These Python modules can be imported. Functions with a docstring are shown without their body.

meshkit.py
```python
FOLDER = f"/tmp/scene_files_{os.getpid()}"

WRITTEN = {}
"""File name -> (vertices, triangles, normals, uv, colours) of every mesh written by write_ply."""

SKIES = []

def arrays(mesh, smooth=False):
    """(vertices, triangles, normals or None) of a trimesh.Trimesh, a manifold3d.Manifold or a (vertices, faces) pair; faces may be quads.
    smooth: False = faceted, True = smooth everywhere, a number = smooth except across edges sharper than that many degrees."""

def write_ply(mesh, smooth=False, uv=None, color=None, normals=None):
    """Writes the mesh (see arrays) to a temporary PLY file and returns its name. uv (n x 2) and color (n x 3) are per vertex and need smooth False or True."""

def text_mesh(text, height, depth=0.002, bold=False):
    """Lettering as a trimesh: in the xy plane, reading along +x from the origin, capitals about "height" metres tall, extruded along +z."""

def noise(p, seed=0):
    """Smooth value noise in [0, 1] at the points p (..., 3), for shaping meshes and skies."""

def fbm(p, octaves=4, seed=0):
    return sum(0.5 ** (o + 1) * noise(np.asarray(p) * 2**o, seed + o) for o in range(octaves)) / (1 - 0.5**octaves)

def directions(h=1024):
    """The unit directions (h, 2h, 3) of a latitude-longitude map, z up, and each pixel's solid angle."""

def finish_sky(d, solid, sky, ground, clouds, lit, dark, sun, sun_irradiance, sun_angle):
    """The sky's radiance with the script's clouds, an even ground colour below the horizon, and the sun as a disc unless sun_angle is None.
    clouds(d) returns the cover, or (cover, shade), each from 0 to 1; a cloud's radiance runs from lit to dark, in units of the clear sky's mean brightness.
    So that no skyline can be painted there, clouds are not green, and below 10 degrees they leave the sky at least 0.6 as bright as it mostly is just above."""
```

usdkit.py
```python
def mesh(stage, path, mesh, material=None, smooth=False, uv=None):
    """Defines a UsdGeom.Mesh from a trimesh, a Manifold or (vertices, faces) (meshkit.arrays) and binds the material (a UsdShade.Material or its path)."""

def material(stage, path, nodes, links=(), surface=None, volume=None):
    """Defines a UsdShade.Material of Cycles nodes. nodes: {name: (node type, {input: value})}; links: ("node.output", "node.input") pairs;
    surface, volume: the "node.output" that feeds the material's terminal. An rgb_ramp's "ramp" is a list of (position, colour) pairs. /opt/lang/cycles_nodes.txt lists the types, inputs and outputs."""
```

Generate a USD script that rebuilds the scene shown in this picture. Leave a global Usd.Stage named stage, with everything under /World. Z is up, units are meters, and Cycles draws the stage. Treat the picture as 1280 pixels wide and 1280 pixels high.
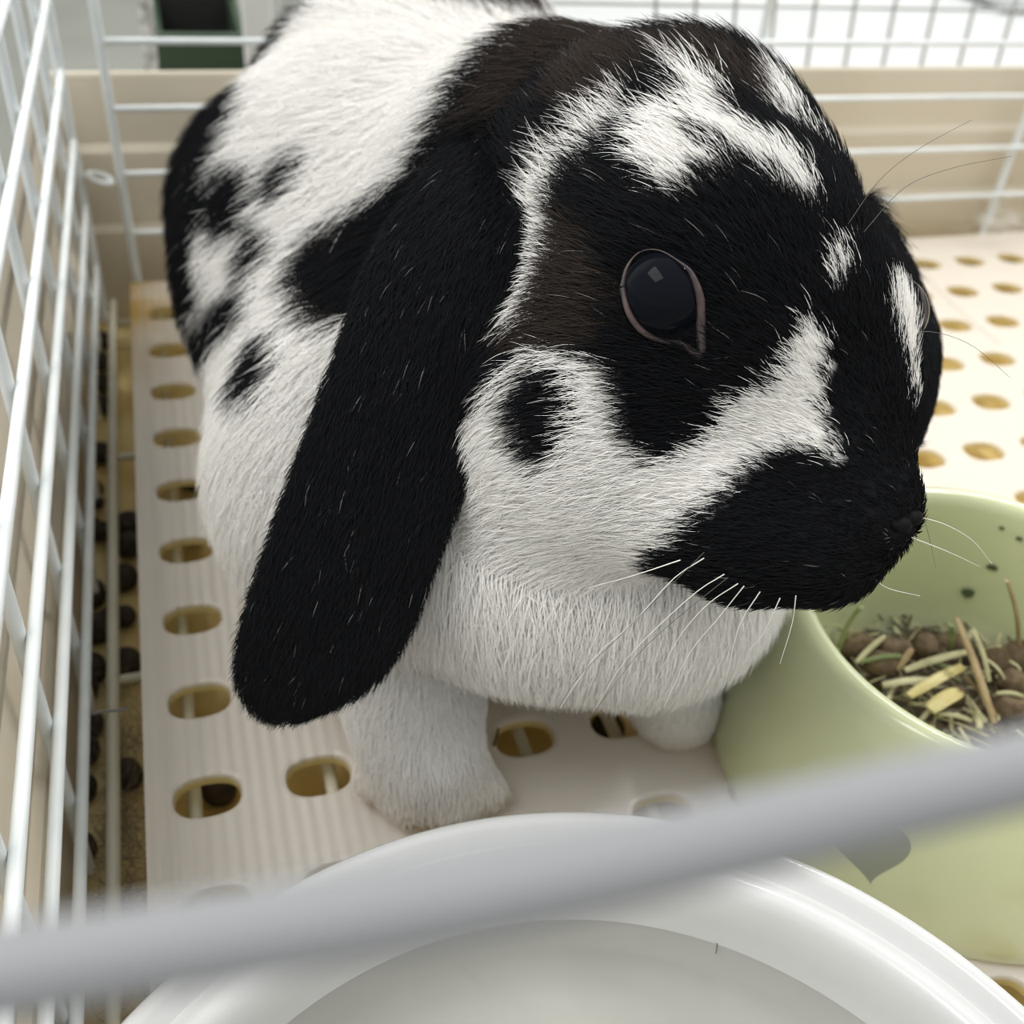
import math
import numpy as np, trimesh, usdkit, meshkit
from scipy.spatial import cKDTree
from shapely import contains_xy
from shapely.geometry import Polygon
from pxr import Usd, UsdGeom, UsdLux, UsdShade, Gf, Sdf, Vt

stage = Usd.Stage.CreateInMemory()
UsdGeom.Xform.Define(stage, '/World')
UsdGeom.Scope.Define(stage, '/World/Looks')

# ---------------------------------------------------------------- camera, light, exposure
EXPOSURE = 0.40
F_PX = 1307.0
R = np.array([[.956, -.1191, .2682], [-.2838, -.6074, .7419], [.0746, -.7854, -.6145]])  # rows: world x, y, z in camera axes (right, down, forward)
EYE = np.array([0, 0, .25])
cam = UsdGeom.Camera.Define(stage, '/World/camera')
cam.CreateFocalLengthAttr(4.7)
cam.CreateHorizontalApertureAttr(4.7 * 1280 / F_PX)
cam.CreateVerticalApertureAttr(4.7 * 1280 / F_PX)
cam.CreateFStopAttr(1.96)
cam.CreateFocusDistanceAttr(.212)
cam.CreateClippingRangeAttr(Gf.Vec2f(.004, 100))
cam.CreateExposureAttr(EXPOSURE)
right, up, back = R[:, 0], -R[:, 1], -R[:, 2]
up = up - right * (up @ right); up /= np.linalg.norm(up)
right = right / np.linalg.norm(right); back = np.cross(right, up)
M = np.eye(4); M[0, :3], M[1, :3], M[2, :3], M[3, :3] = right, up, back, EYE
cam.AddTransformOp().Set(Gf.Matrix4d(*M.ravel().tolist()))

dome = UsdLux.DomeLight.Define(stage, '/World/room_light')
dome.CreateIntensityAttr(.20)
dome.CreateColorAttr(Gf.Vec3f(.97, 1.0, 1.0))


def rect_light(name, pos, target, w, h, power, color):
    l = UsdLux.RectLight.Define(stage, '/World/' + name)
    l.CreateWidthAttr(w); l.CreateHeightAttr(h); l.CreateIntensityAttr(power); l.CreateColorAttr(Gf.Vec3f(*color))
    z = np.asarray(pos, float) - np.asarray(target, float); z /= np.linalg.norm(z)
    x = np.cross([0, 0, 1.0], z); x /= np.linalg.norm(x); y = np.cross(z, x)
    m = np.eye(4); m[0, :3], m[1, :3], m[2, :3], m[3, :3] = x, y, z, pos
    l.AddTransformOp().Set(Gf.Matrix4d(*m.ravel().tolist()))


for lamp_x, lamp_y, lamp_w, lamp_h, lamp_power in ((1.5, .80, .09, 1.6, 78.0), (.2, 1.95, 1.6, .09, 66.0), (-1.1, .35, 1.0, 1.6, 6.6)):  # two ceiling tubes; the wide left panel is a fill light added for brightness
    rect_light('ceiling_tube_and_added_fill' + {1.5: '', .2: '_001', -1.1: '_002'}[lamp_x], (lamp_x, lamp_y, 2.05), (lamp_x, lamp_y + .001, 0), lamp_w, lamp_h, lamp_power, (1.0, .985, .96))


# ---------------------------------------------------------------- helpers
def numbered(parent, name):
    n, k = name, 0
    while stage.GetPrimAtPath(f'{parent}/{n}'):
        k += 1; n = f'{name}_{k:03d}'
    return f'{parent}/{n}'


def tag(p, label=None, cat=None, group=None, kind=None):
    p = p if isinstance(p, Usd.Prim) else p.GetPrim()
    for k, v in (('label', label), ('category', cat), ('group', group), ('kind', kind)):
        if v: p.SetCustomDataByKey(k, v)
    return p


def thing(name, label, cat, loc=(0, 0, 0), group=None, kind=None):
    x = UsdGeom.Xform.Define(stage, numbered('/World', name))
    x.AddTranslateOp().Set(Gf.Vec3d(*map(float, loc)))
    return tag(x, label, cat, group, kind)


def obj(name, m, mat, parent=None, smooth=40, at=None, **kw):
    """One mesh; the vertices are given in world space and kept relative to the parent's (or its own) base."""
    par = '/World' if parent is None else str(parent.GetPath())
    v, f = (np.array(m.vertices), np.array(m.faces)) if hasattr(m, 'vertices') else m
    base = np.zeros(3)
    if parent is not None:
        base = np.array(UsdGeom.XformCache().GetLocalToWorldTransform(parent).ExtractTranslation())
    elif at is not None:
        base = np.asarray(at, float)
    p = usdkit.mesh(stage, numbered(par, name), (v - base, f), mat, smooth)
    if parent is None and at is not None:
        p.AddTranslateOp().Set(Gf.Vec3d(*map(float, base)))
    if kw: tag(p, **kw)
    return p.GetPrim()


def cat_(*ms):
    return trimesh.util.concatenate([m for m in ms])


def tube(points, r, sides=10, cap=True):
    p = np.asarray(points, float); n = len(p)
    r = np.broadcast_to(r, (n,))
    t = np.gradient(p, axis=0); t /= np.linalg.norm(t, axis=1, keepdims=True)
    ref = np.array([0, 0, 1.0]) if abs(t[0, 2]) < .9 else np.array([1.0, 0, 0])
    a = np.cross(t, ref); a /= np.linalg.norm(a, axis=1, keepdims=True); b = np.cross(t, a)
    ang = np.arange(sides) * 2 * np.pi / sides
    v = (p[:, None] + r[:, None, None] * (np.cos(ang)[None, :, None] * a[:, None] + np.sin(ang)[None, :, None] * b[:, None])).reshape(-1, 3)
    f = []
    for i in range(n - 1):
        for j in range(sides):
            k = (j + 1) % sides
            f += [[i * sides + j, (i + 1) * sides + j, (i + 1) * sides + k], [i * sides + j, (i + 1) * sides + k, i * sides + k]]
    if cap:
        v = np.vstack([v, p[:1] - t[:1] * r[0] * .5, p[-1:] + t[-1:] * r[-1] * .5]); a0, a1 = len(v) - 2, len(v) - 1
        for j in range(sides):
            k = (j + 1) % sides
            f += [[a0, j, k], [a1, (n - 1) * sides + k, (n - 1) * sides + j]]
    m = trimesh.Trimesh(v, np.array(f), process=False); m.fix_normals() if False else None
    m.invert()
    return m


def box(lo, hi, bevel=0.0):
    lo, hi = np.asarray(lo, float), np.asarray(hi, float)
    if bevel <= 0:
        m = trimesh.creation.box(hi - lo); m.apply_translation((lo + hi) / 2); return m
    pts = []
    for c in np.ndindex(2, 2, 2):
        s = np.where(np.array(c) == 1, 1, -1); p = np.where(np.array(c) == 1, hi, lo) - s * bevel
        for ax in range(3):
            q = p.copy(); q[ax] += s[ax] * bevel; pts.append(q)
        pts.append(p + s * bevel * .577)
    return trimesh.convex.convex_hull(np.array(pts))


def lathe(profile, center, seg=128, closed=False):
    p = np.asarray(profile, float); n = len(p)
    ang = np.arange(seg) * 2 * np.pi / seg
    v = np.stack([p[:, None, 0] * np.cos(ang), p[:, None, 0] * np.sin(ang), np.broadcast_to(p[:, None, 1], (n, seg))], -1).reshape(-1, 3) + np.asarray(center)
    i, j = np.meshgrid(np.arange(n if closed else n - 1), np.arange(seg), indexing='ij')
    i2, k = (i + 1) % n, (j + 1) % seg
    q = np.stack([i * seg + j, i * seg + k, i2 * seg + k, i2 * seg + j], -1).reshape(-1, 4)
    m = trimesh.Trimesh(v, np.vstack([q[:, [0, 1, 2]], q[:, [0, 2, 3]]]), process=True)
    m.update_faces(m.nondegenerate_faces())
    if m.volume < 0: m.invert()
    return m


def spline(pts, n):
    """Catmull-Rom through pts."""
    p = np.asarray(pts, float); q = np.vstack([2 * p[0] - p[1], p, 2 * p[-1] - p[-2]])
    t = np.linspace(0, len(p) - 1 - 1e-9, n); i = t.astype(int); u = (t - i)[:, None]
    a, b, c, d = q[i], q[i + 1], q[i + 2], q[i + 3]
    return .5 * (2 * b + (c - a) * u + (2 * a - 5 * b + 4 * c - d) * u ** 2 + (3 * b - a - 3 * c + d) * u ** 3)


def mat(name, nodes, links=(), surface='p.BSDF'):
    return usdkit.material(stage, '/World/Looks/' + name, nodes, links, surface)


def plain(name, color, rough=.5, **kw):
    return mat(name, {'p': ('principled_bsdf', {'base_color': color, 'roughness': rough, **kw})})


def mottled(name, c1, c2, scale, rough=.5, bump=0.0, detail=4, lo=.35, hi=.65, **kw):
    n = {'g': ('geometry', {}), 'n': ('noise_texture', {'scale': scale, 'detail': detail}), 'r': ('rgb_ramp', {'ramp': [(lo, c1), (hi, c2)]}),
         'p': ('principled_bsdf', {'roughness': rough, **kw})}
    l = [('g.position', 'n.vector'), ('n.fac', 'r.fac'), ('r.color', 'p.base_color')]
    if bump:
        n['b'] = ('bump', {'strength': .6, 'distance': bump}); l += [('n.fac', 'b.height'), ('b.normal', 'p.normal')]
    return mat(name, n, l)


# ---------------------------------------------------------------- the rabbit's body: a smooth union of round cones, meshed by surface nets
BALLS = {'cranium': ([0.1131, 0.2227, 0.1517], 0.036), 'crown_far': ([0.1219, 0.2088, 0.1485], 0.029), 'brow': ([0.1093, 0.1921, 0.1472], 0.035), 'face': ([0.1166, 0.1781, 0.1416], 0.0312), 'face_far': ([0.1341, 0.1833, 0.1393], 0.0215), 'bridge': ([0.1235, 0.1594, 0.1351], 0.0182), 'muzzle': ([0.121, 0.1513, 0.1275], 0.0184), 'snout': ([0.1252, 0.1378, 0.1261], 0.01), 'lip': ([0.1081, 0.1492, 0.1161], 0.0165), 'lip_tip': ([0.1177, 0.1387, 0.119], 0.0132), 'cheek': ([0.0881, 0.1852, 0.1215], 0.03), 'cheek_low': ([0.0944, 0.1752, 0.1186], 0.026), 'jowl': ([0.0847, 0.1959, 0.1069], 0.03), 'cheek_far': ([0.139, 0.2036, 0.1302], 0.027), 'nape': ([0.1011, 0.2702, 0.1354], 0.038), 'nape_far': ([0.1232, 0.2573, 0.1344], 0.034), 'shoulder_l': ([0.055, 0.245, 0.066], 0.049), 'shoulder_r': ([0.136, 0.255, 0.066], 0.044), 'chest': ([0.0869, 0.2084, 0.0757], 0.043), 'chest_r': ([0.1083, 0.199, 0.0656], 0.036), 'neck_base': ([0.1, 0.27, 0.105], 0.055), 'mid': ([0.078, 0.35, 0.08], 0.074), 'mid_r': ([0.12, 0.35, 0.08], 0.07), 'hump': ([0.096, 0.405, 0.102], 0.062), 'hump2': ([0.098, 0.355, 0.092], 0.052), 'rump_l': ([0.055, 0.44, 0.062], 0.053), 'rump_r': ([0.125, 0.445, 0.062], 0.055), 'tail': ([0.09, 0.492, 0.045], 0.02), 'haunch_l': ([0.043, 0.38, 0.042], 0.04), 'haunch_l2': ([0.036, 0.318, 0.034], 0.03), 'haunch_r': ([0.15, 0.385, 0.042], 0.04), 'haunch_r2': ([0.16, 0.32, 0.034], 0.03), 'upper_l': ([0.05, 0.232, 0.058], 0.03), 'elbow_l': ([0.0478, 0.2072, 0.0263], 0.021), 'wrist_l': ([0.0466, 0.1922, 0.0174], 0.0165), 'foot_l': ([0.0472, 0.1821, 0.0136], 0.0118), 'toe_l0': ([0.033, 0.1842, 0.0062], 0.0056), 'toe_l1': ([0.0409, 0.1737, 0.0062], 0.0056), 'toe_l2': ([0.0517, 0.1695, 0.0062], 0.0056), 'toe_l3': ([0.0629, 0.1734, 0.0062], 0.0056), 'upper_r': ([0.132, 0.232, 0.055], 0.028), 'elbow_r': ([0.1269, 0.1993, 0.0252], 0.015), 'wrist_r': ([0.1264, 0.1916, 0.0157], 0.0115), 'foot_r': ([0.1264, 0.1878, 0.0096], 0.01), 'toe_r0': ([0.1222, 0.1904, 0.006], 0.0055), 'toe_r1': ([0.1258, 0.1849, 0.006], 0.0055), 'toe_r2': ([0.1311, 0.1847, 0.006], 0.0055), 'hind_l0': ([0.02, 0.33, 0.01], 0.011), 'hind_l1': ([0.022, 0.268, 0.008], 0.008), 'hind_r0': ([0.172, 0.33, 0.01], 0.011), 'hind_r1': ([0.178, 0.268, 0.008], 0.008)}
BONES = {'head': [('cranium', 'brow'), ('crown_far', 'brow'), ('brow', 'face'), ('face', 'bridge'), ('face_far', 'bridge'), ('bridge', 'muzzle'), ('muzzle', 'snout'), ('lip', 'lip_tip'), ('lip_tip', 'snout'), ('cheek_low', 'lip'), ('cheek', 'brow'), ('jowl', 'cheek'), ('cheek_far', 'face_far'), ('cranium', 'crown_far'), ('cranium', 'jowl')], 'body': [('nape', 'nape_far'), ('nape', 'cranium'), ('nape_far', 'crown_far'), ('nape', 'neck_base'), ('nape', 'hump2'), ('nape_far', 'hump2'), ('hump2', 'hump'), ('hump2', 'mid'), ('hump2', 'mid_r'), ('nape_far', 'neck_base'), ('shoulder_l', 'chest'), ('shoulder_r', 'chest_r'), ('chest', 'chest_r'), ('chest', 'jowl'), ('neck_base', 'shoulder_l'), ('neck_base', 'shoulder_r'), ('neck_base', 'mid'), ('mid', 'mid_r'), ('mid', 'hump'), ('mid_r', 'hump'), ('hump', 'rump_l'), ('hump', 'rump_r'), ('rump_l', 'rump_r'), ('rump_l', 'tail'), ('rump_r', 'tail'), ('rump_l', 'haunch_l'), ('haunch_l', 'haunch_l2'), ('rump_r', 'haunch_r'), ('haunch_r', 'haunch_r2'), ('shoulder_l', 'mid'), ('shoulder_r', 'mid_r'), ('haunch_l2', 'shoulder_l')], 'leg': [('upper_l', 'elbow_l'), ('elbow_l', 'wrist_l'), ('wrist_l', 'foot_l'), ('foot_l', 'toe_l0'), ('foot_l', 'toe_l1'), ('foot_l', 'toe_l2'), ('foot_l', 'toe_l3'), ('upper_r', 'elbow_r'), ('elbow_r', 'wrist_r'), ('wrist_r', 'foot_r'), ('foot_r', 'toe_r0'), ('foot_r', 'toe_r1'), ('foot_r', 'toe_r2'), ('hind_l0', 'hind_l1'), ('hind_r0', 'hind_r1')]}


def cone_sdf(p, a, b, ra, rb):
    ab = b - a; L2 = ab @ ab
    if L2 < 1e-12: return np.linalg.norm(p - a, axis=-1) - ra
    t = np.clip(((p - a) @ ab) / L2, 0, 1)
    return np.linalg.norm(p - a - t[..., None] * ab, axis=-1) - (ra + (rb - ra) * t)


def union(p, bones, k):
    acc = 0
    for a, b in bones:
        (ca, ra), (cb, rb) = BALLS[a], BALLS[b]
        d = cone_sdf(p, np.array(ca), np.array(cb), ra, rb)
        acc = acc + np.exp(-np.clip(d, -.12, .12) / k)
    return -k * np.log(np.maximum(acc, 1e-30))


def rabbit_sdf(p):
    h, b, l = (union(p, BONES[z], k) for z, k in (('head', .0016), ('body', .0035), ('leg', .0022)))
    return h, b, l


def smin(a, b, k):
    h = np.clip(.5 + .5 * (b - a) / k, 0, 1)
    return b * (1 - h) + a * h - k * h * (1 - h)


def surface_nets(lo, hi, step, fn):
    ax = [np.arange(l, h + step, step) for l, h in zip(lo, hi)]
    G = np.stack(np.meshgrid(*ax, indexing='ij'), -1)
    d = fn(G.reshape(-1, 3)).reshape(G.shape[:3])
    s = d < 0
    n = np.array(d.shape) - 1
    corner = [(i, j, k) for i in (0, 1) for j in (0, 1) for k in (0, 1)]
    cnt = sum(s[i:i + n[0], j:j + n[1], k:k + n[2]].astype(int) for i, j, k in corner)
    active = (cnt > 0) & (cnt < 8)
    idx = -np.ones(active.shape, int); idx[active] = np.arange(active.sum())
    cells = np.argwhere(active)
    acc, num = np.zeros((len(cells), 3)), np.zeros(len(cells))
    for a in range(8):
        for b in range(a + 1, 8):
            ca, cb = np.array(corner[a]), np.array(corner[b])
            if np.abs(ca - cb).sum() != 1: continue
            da, db = d[tuple((cells + ca).T)], d[tuple((cells + cb).T)]
            on = (da < 0) != (db < 0)
            t = np.where(on, da / np.where(on, da - db, 1), 0)
            acc += np.where(on[:, None], ca + t[:, None] * (cb - ca), 0); num += on
    v = np.asarray(lo) + step * (cells + acc / num[:, None])
    faces = []
    for axis in range(3):
        o1, o2 = [(1, 2), (2, 0), (0, 1)][axis]
        e = np.zeros(3, int); e[axis] = 1
        A = s[tuple(slice(0, d.shape[q] - (q == axis)) for q in range(3))]
        B = s[tuple(slice(int(q == axis), None) for q in range(3))]
        for flip, on in ((False, A & ~B), (True, ~A & B)):
            c = np.argwhere(on)
            c = c[(c[:, o1] > 0) & (c[:, o2] > 0) & (c[:, o1] < d.shape[o1] - 1) & (c[:, o2] < d.shape[o2] - 1)]
            u, w = np.zeros(3, int), np.zeros(3, int); u[o1] = 1; w[o2] = 1
            q = np.stack([idx[tuple((c - u - w).T)], idx[tuple((c - w).T)], idx[tuple(c.T)], idx[tuple((c - u).T)]], -1)
            faces.append(q[:, ::-1] if flip else q)
    q = np.vstack(faces)
    return trimesh.Trimesh(v, np.vstack([q[:, [0, 1, 2]], q[:, [0, 2, 3]]]), process=False)


def rabbit_all(p):
    h, b, l = rabbit_sdf(p)
    d = smin(smin(h, b, .006), l, .008)
    return np.maximum(d, .001 - p[:, 2])


def build_body():
    c = np.array([b[0] for b in BALLS.values()]); r = np.array([b[1] for b in BALLS.values()])
    lo, hi = (c - r[:, None]).min(0) - .012, (c + r[:, None]).max(0) + .012
    m = surface_nets(lo, hi, .0028, rabbit_all)
    return trimesh.smoothing.filter_taubin(m, iterations=24)


def build_ear(st, thick, n=26, seg=28):
    """st: rows of (left edge, right edge); the section is a flattened oval, a little cupped."""
    L, Rr = spline([s[0] for s in st], n), spline([s[1] for s in st], n)
    c, w = (L + Rr) / 2, (Rr - L) / 2
    t = np.gradient(c, axis=0)
    nn = np.cross(w, t); nn /= np.linalg.norm(nn, axis=1, keepdims=True)
    half = np.linalg.norm(w, axis=1)
    th = np.minimum(thick, half * .8)
    ang = np.arange(seg) * 2 * np.pi / seg
    cx, sy = np.cos(ang), np.sin(ang)
    cx = np.sign(cx) * np.abs(cx) ** .85
    v = c[:, None] + cx[None, :, None] * w[:, None] + ((sy[None] * th[:, None] * (1 - .25 * cx ** 2)[None] - .12 * half[:, None] * (cx ** 2)[None]))[..., None] * nn[:, None]
    v = np.vstack([v.reshape(-1, 3), c[:1], c[-1:]])
    f = []
    for i in range(n - 1):
        for j in range(seg):
            k = (j + 1) % seg
            f += [[i * seg + j, i * seg + k, (i + 1) * seg + k], [i * seg + j, (i + 1) * seg + k, (i + 1) * seg + j]]
    for j in range(seg):
        k = (j + 1) % seg
        f += [[n * seg, k, j], [n * seg + 1, (n - 1) * seg + j, (n - 1) * seg + k]]
    m = trimesh.Trimesh(v, np.array(f), process=False)
    if m.volume < 0: m.invert()
    return m.subdivide()


EARS = [([([0.0715, 0.2546, 0.1622], [0.0945, 0.241, 0.1624]), ([0.055, 0.2376, 0.1541], [0.0839, 0.2177, 0.1589]), ([0.0421, 0.2248, 0.1443], [0.0767, 0.2049, 0.1534]), ([0.0338, 0.2134, 0.1334], [0.0709, 0.197, 0.1412]), ([0.0249, 0.2034, 0.1191], [0.0634, 0.1907, 0.1271]), ([0.0163, 0.195, 0.1037], [0.056, 0.1836, 0.1121]), ([0.0086, 0.1878, 0.0882], [0.0477, 0.1761, 0.0961]), ([0.0023, 0.1816, 0.0749], [0.0399, 0.1696, 0.0799]), ([0.0002, 0.1762, 0.0649], [0.0313, 0.1659, 0.0685]), ([0.0023, 0.1723, 0.0595], [0.0219, 0.166, 0.0621]), ([0.0057, 0.1704, 0.0579], [0.0151, 0.1675, 0.0588])], 0.0042), ([([0.1655, 0.2268, 0.1486], [0.1866, 0.2486, 0.1434]), ([0.1717, 0.2113, 0.1374], [0.2011, 0.2415, 0.1249]), ([0.1746, 0.196, 0.1268], [0.2061, 0.2267, 0.1092]), ([0.1723, 0.187, 0.1181], [0.1969, 0.2101, 0.1015]), ([0.1697, 0.1825, 0.1116], [0.1867, 0.1982, 0.0989]), ([0.1711, 0.1836, 0.107], [0.1793, 0.1913, 0.1004])], 0.0035)]

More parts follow.
